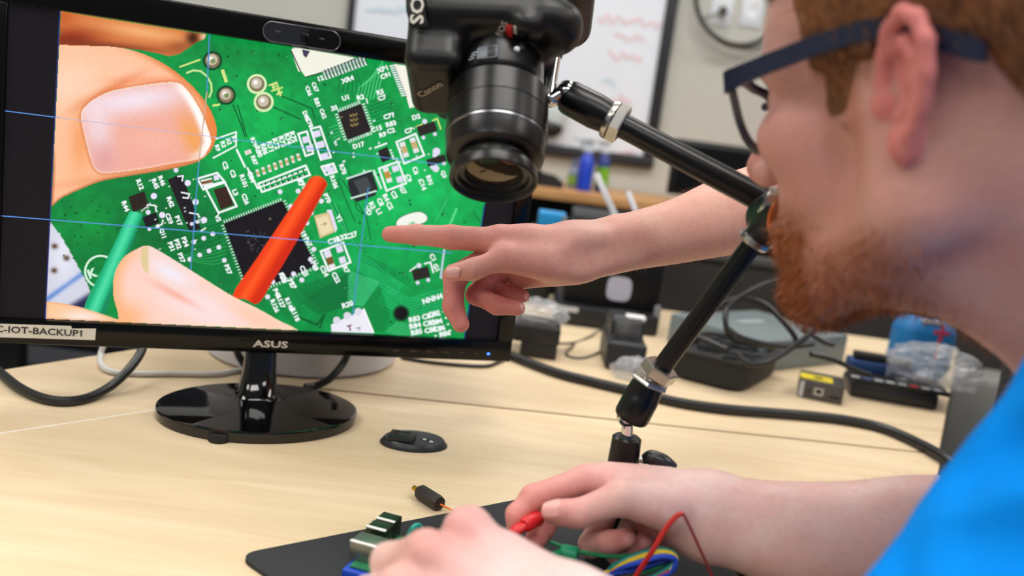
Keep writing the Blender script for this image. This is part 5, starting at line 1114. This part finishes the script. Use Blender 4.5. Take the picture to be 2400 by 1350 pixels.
def nail(parent, tip, back, nrm_, w, l, name='fingernail', m=None):
    """curved nail plate: tip point, direction back along the finger, outward normal"""
    x = nrm(back); n = nrm(np.asarray(nrm_)-x*np.dot(x, nrm_)); y = np.cross(n, x); v = []; f = []; N_, M_ = 9, 8
    for i in range(M_+1):
        for j in range(N_+1):
            u = i/M_; s = (j/N_*2-1); wd_ = w*(1-.22*(1-u)**3)*(1 if u < .8 else math.sqrt(max(0, 1-((u-.8)/.25)**2)))
            v.append(np.asarray(tip)+x*l*u+y*wd_*s*.5+n*(-.30*w*s*s-.12*l*(1-u)**2+.0001))
    for i in range(M_):
        for j in range(N_): a = i*(N_+1)+j; f.append((a, a+1, a+N_+2, a+N_+1))
    return MB().add(v, f).build(name, m or mat('nail', (230,172,164), .3, spec=.5), parent)
VIEW = lambda p: nrm(CAMPOS-p)

# ---------------------------------------------------------------- the standing person whose arm points at the screen
def hand_point():
    B = Body()
    W = J(1318,597,.778,50); I = J(1168,566,.764,31); Mm = J(1172,584,.782,30); Rr = J(1182,606,.799,28); Pk = J(1205,630,.812,25)
    for q, k in ((I,.010),(Mm,.010),(Rr,.010),(Pk,.010)): B.b(Cone(W[0], q[0], W[1]*.82, q[1], None, 1), k)
    B.b(Cone(Pt(1296,640,.786), Pt(1222,652,.800), rp(30,.79), rp(26,.8)), .012)          # heel of the hand
    B.b(Cone(Pt(1290,618,.762), Pt(1188,604,.752), rp(40,.76), rp(29,.75)), .012)         # thumb ball
    B.b(Cone(Pt(1245,560,.768), Pt(1180,562,.766), rp(28,.77), rp(30,.77)), .012)
    fa = [J(1310,596,.777,52), J(1395,590,.785,57), J(1475,567,.792,64), J(1592,541,.802,73), J(1725,500,.82,92), J(1840,472,.842,100), J(1960,440,.872,100)]
    fs_ = spline(fa, 5)
    for i_, (a, b) in enumerate(zip(fs_[:-1], fs_[1:])): B.b(Cone(a[0], b[0], a[1], b[1]), .014 if i_ < 4 else .004)
    B.b(Cone(Pt(1345,588,.780), Pt(1240,580,.770), rp(46,.78), rp(40,.77)), .016)
    sh = np.array([.57,1.06,1.29]); B.b(Cone(fa[-1][0], sh, fa[-1][1], .055), .02)
    B.b(Cone(Pt(1330,545,.778), Pt(1440,530,.79), rp(14,.78), rp(18,.79)), .012)          # tendon ridge
    B.b(Cone(Pt(1290,600,.756), Pt(1410,562,.770), rp(16,.76), rp(20,.77)), .010)
    B.cut(Cone(Pt(1390,606,.7465), Pt(1500,586,.7520), .0150, .0130), .020)
    B.limb(chain([J(1172,564,.765,31), J(1058,556,.774,28), J(975,550,.786,23.5), J(914,549,.796,19.5)]), .006)
    B.limb(chain([J(1170,588,.782,29), J(1066,648,.776,27), J(1062,718,.772,24), J(1080,760,.771,20.5)]), .005)
    B.limb(chain([J(1180,610,.799,27), J(1116,690,.788,24), J(1165,716,.778,21.5), J(1213,722,.775,18.5)]), .005)
    B.limb(chain([J(1200,634,.812,24), J(1146,670,.802,21), J(1190,688,.792,19), J(1226,694,.788,16)]), .005)
    B.limb(chain([J(1270,614,.758,36), J(1182,605,.749,28), J(1110,631,.748,24.5), J(1062,639,.752,21)], .005), .008)
    return B, sh
B, sh2 = hand_point()
V, F = surface(B, .0018); V = relax(V, F, 1, .4); PV1, PF1 = V, F
sp = [(Pt(920,549,.795), .03, SKR, .75), (Pt(1050,556,.772), .03, SKP, .7), (Pt(1160,550,.76), .035, SKP, .7), (Pt(1060,700,.77), .05, SKR, .8), (Pt(1190,710,.78), .04, SKR, .75), (Pt(1060,640,.75), .022, SKP, .8), (Pt(1110,630,.745), .02, SKY, .4), (Pt(1250,640,.76), .04, SKP, .3), (Pt(1700,590,.82), .08, lin((226,170,140)), .5)]
per2 = empty('person', (.84,1.16,0), 'person in a dark shirt whose bare arm reaches in and points at the screen', 'person')
C2_ = mix(paint(V, lin((212,166,152)), sp), SKP, .3*sst(.35,.9,vnoise3(V, .018, 29)))
h2 = Body(); hc = np.array([.80,1.12,1.60]); h2.b(Ell(hc, (.085,.095,.12)), .02).b(Ell(hc+[-.03,-.03,-.05], (.06,.06,.075)), .03).b(Cone(hc+[.01,.01,-.06], (.82,1.14,1.36), .055,.06), .03).b(Ell(hc+[-.075,-.07,-.02], (.018,.018,.025)), .015)
for s in (-1, 1): h2.b(Ell(hc+[.06*s,-.06*s,-.02], (.012,.02,.03)), .006)
h2.b(Cone((1.0,1.25,1.33), (1.06,1.22,1.05), .05, .042), .02).b(Cone((1.06,1.22,1.05), (1.0,1.05,.86), .042, .03), .02).b(Ell((.98,1.0,.80), (.03,.045,.05)), .02).b(Cone((.82,1.14,1.3), (.84,1.16,1.1), .1, .1), .03)
V2, F2 = surface(h2, .006)
fast_mesh('body', np.vstack([V, V2]), np.vstack([F, F2+len(V)]), SKM, per2, np.vstack([C2_, np.tile(SK0, (len(V2), 1))]))
s2 = Body(); tc2 = np.array([.84,1.16,0])
s2.b(Cone(tc2+[0,0,1.30], tc2+[0,0,.95], .125,.135, (-.5,-.85,0), .8), .02).b(Cone(tc2+[-.12,-.04,1.33], tc2+[.14,.07,1.33], .07,.07), .05).b(Cone(tc2+[-.12,-.04,1.33], sh2+[-.03,-.02,-.03], .066,.064), .03).b(Cone(tc2+[.15,.07,1.33], (1.06,1.23,1.14), .066,.062), .03)
V, F = surface(s2, .006); fast_mesh('shirt', V, F, mat('dark_shirt', (52,50,50), .85), per2)
p2 = Body(); p2.b(Cone(tc2+[-.08,-.03,.92], tc2+[-.09,-.03,.08], .10,.06), .02).b(Cone(tc2+[.08,.03,.92], tc2+[.09,.03,.08], .10,.06), .02); V, F = surface(p2, .008); fast_mesh('trousers', V, F, mat('dark_trousers', (40,42,50), .9), per2)
for s in (-1, 1): MB().ell(tc2+np.array([.085*s-.03,.03*s-.05,.05]), (.05,.13,.05), yawR((.85,-.5)), zmin=-.99).build('shoe', BLKM, per2)
h3 = Body(); h3.b(Ell(hc+[.012,.014,.03], (.092,.10,.11)), .01); V, F = surface(h3, .005); fast_mesh('hair', V, F, mat('brown_hair_far', (70,48,34), .7, noise=.3, nscale=90), per2)
def nailP(px, py, d, bx, by, bd, w, l, nv=None, par=per2, lift=0):
    p = Pt(px, py, d); return nail(par, p, Pt(bx, by, bd)-p, VIEW(p) if nv is None else nv, w, l)
nailP(1046,633,.7405, 1078,633,.7405, .0110, .0115, VIEW(Pt(1050,633,.74))+np.array([0,0,.55]))
nailP(1228,727,.7680, 1200,727,.7705, .0105, .0100, VIEW(Pt(1210,727,.77))+np.array([0,0,-.5]))
nailP(1238,700,.7815, 1215,698,.7835, .0090, .0085, VIEW(Pt(1226,697,.78))+np.array([0,0,-.4]))

# ---------------------------------------------------------------- the seated person
HR = np.array([[-0.6267367, -0.7514584, -0.2061827], [0.7493302, -0.6538014, 0.1051095], [-0.2137879, -0.0886229, 0.9728518]]); HO = np.array([0.2172994, 0.4843118, 1.1130141])
def H(x, y, z): return HO+HR @ np.array([x, y, z])
SCn = np.array([.375,.475,.965]); TF = nrm([-.85,.53,0]); TRt = np.array([.53,.85,0]); S_L = np.array([.292,.362,.980]); S_R = SCn+TRt*.17+[0,0,-.02]
hd = Body()
def he(c, r): return Ell(H(*c), r, HR)
hd.b(he((-.014,0,.045), (.098,.0745,.086)), .001).b(he((.050,0,.040), (.046,.060,.050)), .02).b(he((.048,0,-.030), (.046,.058,.060)), .025)
for s in (-1, 1):
    hd.b(Cone(H(-.004,.050*s,-.058), H(.074,.016*s,-.106), .0175,.0165), .022).b(Cone(H(-.002,.056*s,-.010), H(-.004,.051*s,-.058), .016,.017), .025).b(he((.060,.047*s,-.014), (.026,.016,.018)), .016).b(Cone(H(.062,.052*s,.022), H(.088,.022*s,.027), .009,.010), .012)
hd.b(he((.084,0,-.106), (.018,.022,.017)), .015).b(he((.078,0,-.066), (.022,.030,.030)), .018).b(he((.035,0,-.085), (.050,.044,.026)), .02)
for s in (-1, 1): hd.cut(he((.1005,.033*s,.006), (.0165,.0175,.0125)), .010)
hd.b(Cone(H(.094,0,.016), H(.1165,0,-.026), .0075,.0112), .010)
NKB = np.array([.338,.450,1.022]); hd.b(Cone(H(-.030,0,-.030), NKB, .056,.060), .025).b(Cone(NKB, SCn+[.05,.0,-.01], .062,.085), .03)
hd.b(Cone(H(.015,0,-.080), NKB+[-.02,.0,-.030], .026,.034), .03)                        # throat
hd.b(Cone(SCn+TRt*-.10+[0,0,-.02], SCn+TRt*.10+[0,0,-.02], .055,.055), .04).b(Cone(SCn+[.02,0,-.05], (.58,.385,.62), .10,.12), .04)
nose = [(Cone(H(.108,.011*s,-.031), H(.104,.013*s,-.031), .0085,.0085), .004) for s in (-1,1)]
hd.limb(nose, .006)
hd.limb([(Cone(H(.0975,-.020,-.066), H(.0975,.020,-.066), .0052,.0052), .003), (Cone(H(.0965,-.017,-.0775), H(.0965,.017,-.0775), .0060,.0060), .003)], .005)
for s in (-1, 1): hd.limb([(he((.0805,.032*s,.006), (.0122,.0125,.0122)), .001)], .0015)
def ear(s):
    E = lambda u, v, w: H(-.006-u*.90, s*(.0715+w+u*.30), v*.93-.003)       # u back, v up, w outwards
    rim = [(-.004,.004,.001),(-.002,.018,.004),(.004,.030,.006),(.014,.036,.008),(.023,.031,.009),(.0275,.019,.009),(.0265,.004,.008),(.022,-.010,.006),(.014,-.022,.004),(.006,-.029,.002)]
    L_ = [(Cone(E(*a), E(*b), .0042,.0042), .002) for a, b in zip(rim[:-1], rim[1:])]
    anti = [(.006,.020,.003),(.013,.022,.005),(.018,.014,.006),(.018,.002,.006),(.013,-.010,.004),(.006,-.014,.003)]
    L_ += [(Cone(E(*a), E(*b), .0034,.0034), .003) for a, b in zip(anti[:-1], anti[1:])]
    L_ += [(Ell(E(.008,-.027,.001), (.009,.0055,.0105), HR), .004), (Ell(E(-.004,-.006,.001), (.006,.005,.007), HR), .003)]
    nrm_ear = nrm(HR @ np.array([.34, s*.93, 0])); 
    L_ += [(Cone(E(.011,.020,-.0005), E(.010,-.013,-.003), .0155,.0115, nrm_ear, .18), .002)]
    return L_
for s in (-1, 1): hd.limb(ear(s), .004)
V, F = surface(hd, .0021); V = relax(V, F, 1, .4)
Lc = (V-HO) @ HR
eard = np.full(len(V), 1.)
nearear = (np.abs(Lc[:,1]) > .066) & (np.abs(Lc[:,2]) < .05) & (np.abs(Lc[:,0]) < .06)
for s in (-1, 1):
    for p_, k_ in ear(s): eard[nearear] = np.minimum(eard[nearear], p_(V[nearear]))
c = np.tile(lin((206,160,148)), (len(V), 1)); NZ = vnoise3(V, .006, 4); NZ2 = vnoise3(V, .02, 9)
c = mix(c, SKP, .35*sst(.3,.9,NZ2)); X, Y, Z = Lc[:,0], np.abs(Lc[:,1]), Lc[:,2]
earm = sst(.0022,.0004,eard)
c = mix(c, lin((214,116,116)), .72*earm); c = mix(c, SKR, .6*np.exp(-(((X-.122)/.014)**2+(Y/.02)**2+((Z+.028)/.016)**2)))
c = mix(c, SKP, .5*np.exp(-(((X-.06)/.03)**2+((Z+.03)/.03)**2)))
BRD = lin((136,72,32)); BRD2 = lin((178,112,74))
jawl = sst(-.068,-.092,Z-.18*np.maximum(0,.07-X))*sst(-.02,.03,X)
chinm = sst(.045,.075,X)*sst(-.045,-.075,Z)*sst(.060,.045,Y)
must = np.exp(-(((X-.100)/.016)**2+((Z+.052)/.009)**2))*sst(.04,.028,Y)
lips = np.exp(-((Z+.072)/.010)**2)*sst(.024,.018,Y)*sst(.085,.092,X)
beard = np.clip(np.maximum(np.maximum(chinm, jawl*.62), must)-lips, 0, 1); beard *= .62+.5*NZ
burn = sst(.042,.032,X)*sst(.008,.018,X)*sst(-.060,-.020,Z)*sst(.05,.060,Y)*.5
stub = sst(-.03,-.06,Z)*sst(0,.03,X)*.22
c = mix(c, BRD2, stub); c = mix(c, BRD, beard*.95); c = mix(c, BRD2, burn*.75); c = mix(c, lin((206,110,104)), lips*.8)
brow = np.exp(-((Z-.031)/.006)**2)*sst(.048,.038,Y)*sst(.010,.016,Y)*sst(.07,.082,X); c = mix(c, BRD, brow*.8)
eyew = np.exp(-(((X-.0905)/.006)**2+((Y-.032)/.009)**2+((Z-.006)/.005)**2)); c = mix(c, lin((232,228,222)), eyew); c = mix(c, lin((40,60,70)), np.exp(-(((X-.0925)/.004)**2+((Y-.031)/.0042)**2+((Z-.005)/.0042)**2)))
HV, HF, HC_ = V, F, c
# hair: the scalp skin lifted and broken up, with loose strands
temple = sst(.062,.052,X+.35*np.maximum(0,.045-Z)*0)           # in front: forehead stays bare
hl = sst(.0,.012, Z-(.058-.0*X))*sst(.088,.070,X)                                        # crown
side = sst(.041,.033,X)*sst(.006,.014,X-.5*np.maximum(0,.018-Z))*sst(-.024,.0,Z)*.6                               # sideburn
above = sst(.010,.022,Z)*sst(.050,.036,X-.12*(Z-.03))                                                 # above the ear
xb_ = np.interp(Z, [-.09,-.06,-.035,-.008,.018,.026], [-.11,-.078,-.066,-.052,-.040,.0])
backm = sst(.004,-.010,X-xb_)*sst(-.085,-.06,Z)
hm = np.maximum.reduce([hl, side*.8, above, backm])*(1-earm); hm[(Z < -.09)] = 0; hm *= ((V-NKB)**2).sum(1) > .004
# ear itself never grows hair
hm *= (1-earm)*(1-sst(.0755,.078,Y)*(X < .004)*(X > -.04)*(Z < .036))
nV = np.zeros_like(V); q = F; fn_ = np.cross(V[q[:,2]]-V[q[:,0]], V[q[:,3]]-V[q[:,1]])
for k_ in range(4):
    for a_ in range(3): nV[:, a_] += np.bincount(q[:, k_], fn_[:, a_], len(V))
nV /= np.linalg.norm(nV, axis=1)[:, None]+1e-12
if np.mean(((V-HO)*nV).sum(1)) < 0: nV = -nV; HF = HF[:, ::-1]
keep = (hm[F] > .12).all(1); fh = F[keep]; u_, inv = np.unique(fh, return_inverse=True); fh = inv.reshape(-1, 4)
lift = sst(.2,1.0,hm[u_])*(.0035+.004*vnoise3(V[u_], .004, 12)+.010*sst(.03,.08,Z[u_])); hv = V[u_]+nV[u_]*(lift-.0006)[:, None]
HA = lin((78,44,24)); HB = lin((150,96,56)); hcol = HA+(HB-HA)*np.clip(vnoise3(V[u_]*np.array([1,1,.35]), .0035, 15)*1.3-.25, 0, 1)[:, None]
per = empty('person', (.60,.37,0), 'seated red-haired man in navy glasses and bright blue shirt working at the table', 'person')
# loose strands
def strands(roots, nor, flow, L, w, jit, seed, colA, colB):
    r = np.random.default_rng(seed); n = len(roots); d = nor*.55+flow+r.normal(size=(n,3))*jit; d /= np.linalg.norm(d, axis=1)[:, None]; l = L*r.uniform(.6,1.3,n)[:, None]
    s = np.cross(d, r.normal(size=(n,3))); s /= np.linalg.norm(s, axis=1)[:, None]+1e-9
    m = roots+d*l*.55; d2 = d+flow*.6; t = m+d2/np.linalg.norm(d2, axis=1)[:, None]*l*.5
    v = np.stack([roots-s*w, roots+s*w, m+s*w*.8, m-s*w*.8, t+s*w*.2, t-s*w*.2], 1).reshape(-1, 3); b = np.arange(n)[:, None]*6
    f = np.concatenate([b+np.array([0,1,2,3]), b+np.array([3,2,4,5])]); k = r.random(n)[:, None]; cc = np.repeat(colA+(colB-colA)*k, 6, 0); return v, f, cc
rg = np.random.default_rng(2); pk = rg.choice(len(u_), 9000, p=hm[u_]/hm[u_].sum()); down = -HR[:, 2]; bk_ = -HR[:, 0]
vs, fs, cs_ = strands(hv[pk]-nV[u_[pk]]*.001, nV[u_[pk]]*.5, down*.55+bk_*.55, .014, .00028, .28, 3, HA, HB)
HAIRM = mat('ginger_hair', (140,84,44), .5, vcol=True, spec=.4)
fast_mesh('hair', np.vstack([hv, vs]), np.vstack([fh, fs+len(hv)]), HAIRM, per, np.vstack([hcol, cs_]))
bw = np.clip(beard, 0, 1)*(((V-NKB)**2).sum(1) > .003); pk = rg.choice(len(V), 9000, p=bw/bw.sum())
vs, fs, cs_ = strands(V[pk], nV[pk], down*.5+HR[:, 0]*.1, .0062, .00022, .35, 5, lin((120,60,22)), lin((196,116,56)))
fast_mesh('beard', vs, fs, HAIRM, per, cs_)
# right hand and forearm (far one, pinching the red clip)
vw = nrm(CAMPOS-Pt(1640,1205,.62))
rh = Body(); W = J(1640,1202,.626,66); Wf = dict(flat=vw, ff=.72)
rh.b(Cone(Pt(1655,1204,.626), Pt(1372,1122,.632), rp(72,.626), rp(29,.63)), .012)
for q in (J(1398,1124,.648,27), J(1440,1150,.662,26), J(1490,1190,.668,24)): rh.b(Cone(W[0], q[0], W[1]*.75, q[1]), .012)
rh.b(Cone(Pt(1590,1195,.612), Pt(1462,1162,.604), rp(52,.61), rp(34,.6)), .014).b(Cone(Pt(1630,1240,.632), Pt(1530,1235,.648), rp(50,.63), rp(40,.65)), .014).b(Cone(Pt(1560,1150,.63), Pt(1430,1128,.634), rp(52,.63), rp(38,.63)), .014)
fa = [J(1645,1204,.626,88), J(1720,1224,.620,97), J(1850,1252,.612,116), J(2000,1262,.602,126), J(2180,1262,.590,142), J(2400,1290,.572,150)]
fs_ = spline(fa, 5)
for i_, (a, b) in enumerate(zip(fs_[:-1], fs_[1:])): rh.b(Cone(a[0], b[0], a[1], b[1], vw, .85), .012 if i_ < 3 else .004)
rh.b(Cone(fa[-1][0], S_R, .043,.052), .02)
rh.limb(chain([J(1372,1124,.632,33), J(1250,1166,.618,30), J(1211,1206,.612,25), J(1208,1232,.611,21.5)]), .006)
rh.limb(chain([J(1400,1132,.648,28), J(1306,1186,.642,25), J(1274,1240,.628,25), J(1252,1269,.618,25.5)]), .005)
rh.limb(chain([J(1440,1160,.66,28), J(1384,1278,.645,28), J(1430,1272,.630,27.5), J(1466,1262,.622,24.5)]), .005)
rh.limb(chain([J(1490,1200,.668,24), J(1445,1298,.650,24), J(1486,1284,.636,23), J(1510,1268,.630,20.5)]), .005)
rh.limb(chain([J(1560,1190,.606,50), J(1456,1166,.599,40), J(1356,1204,.596,33), J(1322,1202,.596,29.5), J(1292,1199,.597,25)], .004), .009)
V1, F1 = surface(rh, .0019); V1 = relax(V1, F1, 1, .4)
sp = [(Pt(1208,1230,.605), .022, SKR, .7), (Pt(1251,1270,.62), .022, SKR, .95), (Pt(1462,1257,.615), .022, SKR, .85), (Pt(1505,1268,.625), .02, SKR, .85), (Pt(1240,1165,.61), .025, SKP, .8), (Pt(1300,1195,.585), .022, SKP, .55), (Pt(1400,1160,.61), .03, SKP, .7), (Pt(1330,1180,.63), .035, SKR, .6), (Pt(1440,1170,.57), .02, SKY, .6), (Pt(1600,1150,.6), .06, lin((226,200,196)), .6)]
Cc1 = mix(paint(V1, lin((222,188,180)), sp), SKP, .3*sst(.35,.9,vnoise3(V1, .016, 31)))
# left hand (near one) and forearm
lh = Body(); W = (Pt(1340,1470,.445), .027)
K = [J(1097,1243,.490,54), J(998,1293,.472,49), J(932,1374,.460,46), J(905,1470,.452,40)]
for q in K: lh.b(Cone(W[0], q[0]+(W[0]-q[0])*.25-np.array([0,0,.0035]), W[1]*.84, q[1]*.9), .010).b(Cone(q[0]+(W[0]-q[0])*.3-np.array([0,0,.0035]), q[0], q[1]*.86, q[1]), .008)
lh.b(Cone(Pt(1290,1390,.468), Pt(1190,1300,.495), rp(74,.468), rp(50,.49)), .016).b(Cone(Pt(1200,1410,.460), Pt(1070,1345,.475), rp(58,.46), rp(40,.475)), .016)
lh.b(Cone(W[0], (.235,.325,.80), .027,.040), .015).b(Cone((.235,.325,.80), S_L, .041,.05), .02)
lh.limb(chain([J(1097,1243,.490,50), J(1030,1300,.530,41), J(1050,1330,.56,36), J(1085,1335,.59,32)]), .008)
lh.limb(chain([J(1000,1296,.474,46), J(912,1315,.490,42), J(920,1380,.53,37), J(960,1400,.555,33)]), .008)
lh.limb(chain([J(936,1376,.462,43), J(862,1392,.478,40), J(880,1460,.51,36), J(920,1480,.535,32)]), .008)
lh.limb(chain([J(905,1470,.452,38), J(850,1490,.47,33), J(870,1530,.50,30), J(900,1540,.52,27)]), .008)
lh.limb(chain([J(1310,1400,.475,52), J(1260,1350,.52,38), J(1215,1320,.555,33), J(1180,1310,.585,28)]), .01)
V3, F3 = surface(lh, .002); V3 = relax(V3, F3, 1, .4)
sp = [(Pt(1095,1215,.48), .022, SKP, .55), (Pt(1000,1262,.465), .025, SKP, .6), (Pt(950,1330,.455), .03, SKP, .45), (Pt(905,1290,.47), .02, SKY, .5)]
Cc3 = mix(paint(V3, lin((228,202,198)), sp), SKP, .18*sst(.35,.9,vnoise3(V3, .014, 37)))
off1 = len(HV); off2 = off1+len(V1)
fast_mesh('body', np.vstack([HV, V1, V3]), np.vstack([HF, F1+off1, F3+off2]), SKM, per, np.vstack([HC_, Cc1, Cc3]))
nailP(1270,1186,.5775, 1305,1183,.5748, .0125, .0125, VIEW(Pt(1280,1185,.58))+np.array([0,0,.7]), per)
nailP(1476,1256,.6160, 1446,1260,.6195, .0105, .0100, VIEW(Pt(1450,1255,.62))+np.array([0,0,.2]), per)
# fine hair on the forearms
def armhair(Vv, Ff, sel, par, flow, seed, n=1600):
    fnn = np.cross(Vv[Ff[:,2]]-Vv[Ff[:,0]], Vv[Ff[:,3]]-Vv[Ff[:,1]]); fnn /= np.linalg.norm(fnn, axis=1)[:, None]+1e-12; fc = Vv[Ff].mean(1)
    ok = np.flatnonzero(sel(fc)); r = np.random.default_rng(seed); q_ = r.choice(ok, n); vs_, fs2, cc_ = strands(fc[q_], fnn[q_], flow, .0060, .00004, .3, seed, lin((176,122,88)), lin((214,172,140)))
    fast_mesh('arm_hair', vs_, fs2, HAIRM, par, cc_)
armhair(PV1, PF1, lambda c: (c[:,0] > Pt(1480,560,.79)[0]) & (c[:,0] < Pt(1880,470,.85)[0]), per2, nrm(Pt(1400,590,.785)-Pt(1700,500,.82))*.8, 61)
armhair(V1, F1, lambda c: (c[:,0] > Pt(1720,1220,.62)[0]) & (c[:,0] < Pt(2200,1260,.59)[0]), per, nrm(Pt(1700,1220,.62)-Pt(2000,1262,.60))*.8, 62)
# shirt
sb = Body(); shd = lambda p: np.asarray(p, float)
sb.b(Cone(SCn+TRt*-.06+[.03,0,-.07], SCn+TRt*.06+[.03,0,-.07], .105,.105), .03).b(Cone(SCn+[.05,-.02,-.10], (.60,.375,.58), .150,.165, TF, .8), .05)
sb.b(Cone(S_L+[.015,.01,-.012], SCn+[.02,.0,-.035], .064,.07), .04).b(Cone(S_R+[.0,.0,-.012], SCn+[.02,.0,-.035], .064,.07), .04)
sb.b(Cone(S_L+[.010,.006,-.010], (.236,.346,.842), .066,.072), .03).b(Cone(S_R+[0,0,-.01], (.405,.58,.86), .064,.068), .03)
def on_surf(B_, px, py, off):
    r = ray(px, py); t_0 = .15
    for _ in range(80):
        d_ = B_(np.array([CAMPOS+r*t_0]))[0]
        if d_ < .0004: break
        t_0 += max(d_*.8, .0003)
    return CAMPOS+r*(t_0-off)
folds = [((2125,1345),(2235,1275),(2340,1252)), ((2245,1350),(2330,1310),(2420,1300)), ((2290,1110),(2350,1060),(2420,1040))]
folds = [[on_surf(sb, *q, .004) for q in f_] for f_ in folds]
for f_ in folds:
    for a_, b_ in zip(f_[:-1], f_[1:]): sb.cut(Cone(a_, b_, .011, .011), .016)
sb.cut(Cone(NKB+[-.08,.0,.06], NKB+[.012,0,.004], .10,.070), .006)
V, F = surface(sb, .004); nzf = vnoise3(V, .035, 44)-.5; 
c0 = V.mean(0); dirn = V-c0; dirn /= np.linalg.norm(dirn, axis=1)[:, None]; V = V+dirn*(nzf*.020+.012*(vnoise3(V, .07, 46)-.5))[:, None]; V = relax(V, F, 4, .5)
fast_mesh('shirt', V, F, mat('blue_jersey', (0,140,238), .8, spec=.1, bump=.2, bscale=1500), per)
pt = Body(); pt.b(Cone((.64,.30,.50), (.30,.44,.50), .085,.065), .02).b(Cone((.68,.44,.50), (.36,.62,.50), .085,.065), .02).b(Cone((.30,.44,.50), (.33,.46,.10), .062,.045), .02).b(Cone((.36,.62,.50), (.38,.63,.10), .062,.045), .02).b(Cone((.62,.32,.54), (.66,.42,.54), .12,.12), .03)
V, F = surface(pt, .008); fast_mesh('trousers', V, F, mat('denim', (38,48,78), .9), per)
for p in ((.28,.47,.045), (.33,.65,.045)): MB().ell(p, (.13,.045,.044), yawR((-.85,.4))).build('shoe', BLKM, per)
t = empty('stool', (.66,.37,0), 'black round stool under the seated man', 'stool')
MB().lathe((.66,.37,.40), (0,0,1), [(-.05,.05),(-.045,.17),(-.03,.19),(-.012,.19),(0,.17),(0,.01)], 40).build('seat', BLKM, t); MB().cyl((.66,.37,.05), (.66,.37,.36), .025).build('post', CHR, t); MB().lathe((.66,.37,0), (0,0,1), [(0,.22),(.02,.22),(.05,.05),(.055,.02)], 40).build('foot', BLK, t)
# ---------------------------------------------------------------- his glasses
gl = empty('eyeglasses', H(.095,0,0), 'dark navy plastic eyeglasses worn by the seated man', 'glasses')
NAV = mat('navy_acetate', (18,30,58), .32); GLN = mat('spectacle_lens', (255,255,255), .02, alpha=.10, spec=.6)
for s in (1, -1):
    ol = smooth_poly([(.0645,.0235),(.0600,.007),(.0525,-.006),(.041,-.0155),(.026,-.0200),(.014,-.016),(.009,-.002),(.010,.015),(.028,.021),(.050,.0255)], 6)
    il = (ol-np.array([.036,.002]))*np.array([.85,.80])+np.array([.036,.002]); fx = lambda y: .1025-.25*max(0, y-.03)
    n = len(ol); vv = []; 
    for a, dx in ((ol,0),(il,0),(il,-.0045),(ol,-.0045)): vv += [H(fx(y)+dx, s*y, z) for y, z in a]
    ff = []
    for k_ in range(4):
        for i in range(n): j = (i+1) % n; a = k_*n; b = ((k_+1) % 4)*n; ff.append((a+i, a+j, b+j, b+i))
    MB().add(vv, ff).build('rim', NAV, gl)
    MB().add([H(fx(y)-.0018, s*y, z) for y, z in il]+[H(fx(.036)-.0004, s*.036, .002)], [(i, (i+1) % n, n) for i in range(n)]).build('lens', GLN, gl)
    tp = [(.0935,.0665,.0195,.0060),(.088,.0705,.0200,.0058),(.060,.0735,.0235,.0052),(.030,.0770,.0262,.0050),(.004,.0785,.0275,.0048),(-.010,.0785,.0255,.0050),(-.030,.0770,.0170,.0055),(-.046,.0750,.0085,.0056),(-.050,.0745,.0060,.0040)]
    vv = []; ff = []
    for x, y, z, h in tp:
        for dy, dz in ((-.0016,-1),(.0016,-1),(.0016,1),(-.0016,1)): vv.append(H(x, s*(y+dy), z+dz*h))
    for i in range(len(tp)-1):
        for k_ in range(4): l_ = (k_+1) % 4; ff.append((4*i+k_, 4*i+l_, 4*i+4+l_, 4*i+4+k_))
    ff += [(0,1,2,3), tuple(len(vv)-4+i for i in (3,2,1,0))]; MB().add(vv, ff).build('temple', NAV, gl)
MB().tube([H(.106,.011,.010), H(.1085,0,.0125), H(.106,-.011,.010)], .0026, 8).build('bridge', NAV, gl)
for s in (1,-1): MB().ell(H(.100,.010*s,-.002), (.004,.0018,.006), HR).build('nose_pad', NAV, gl)
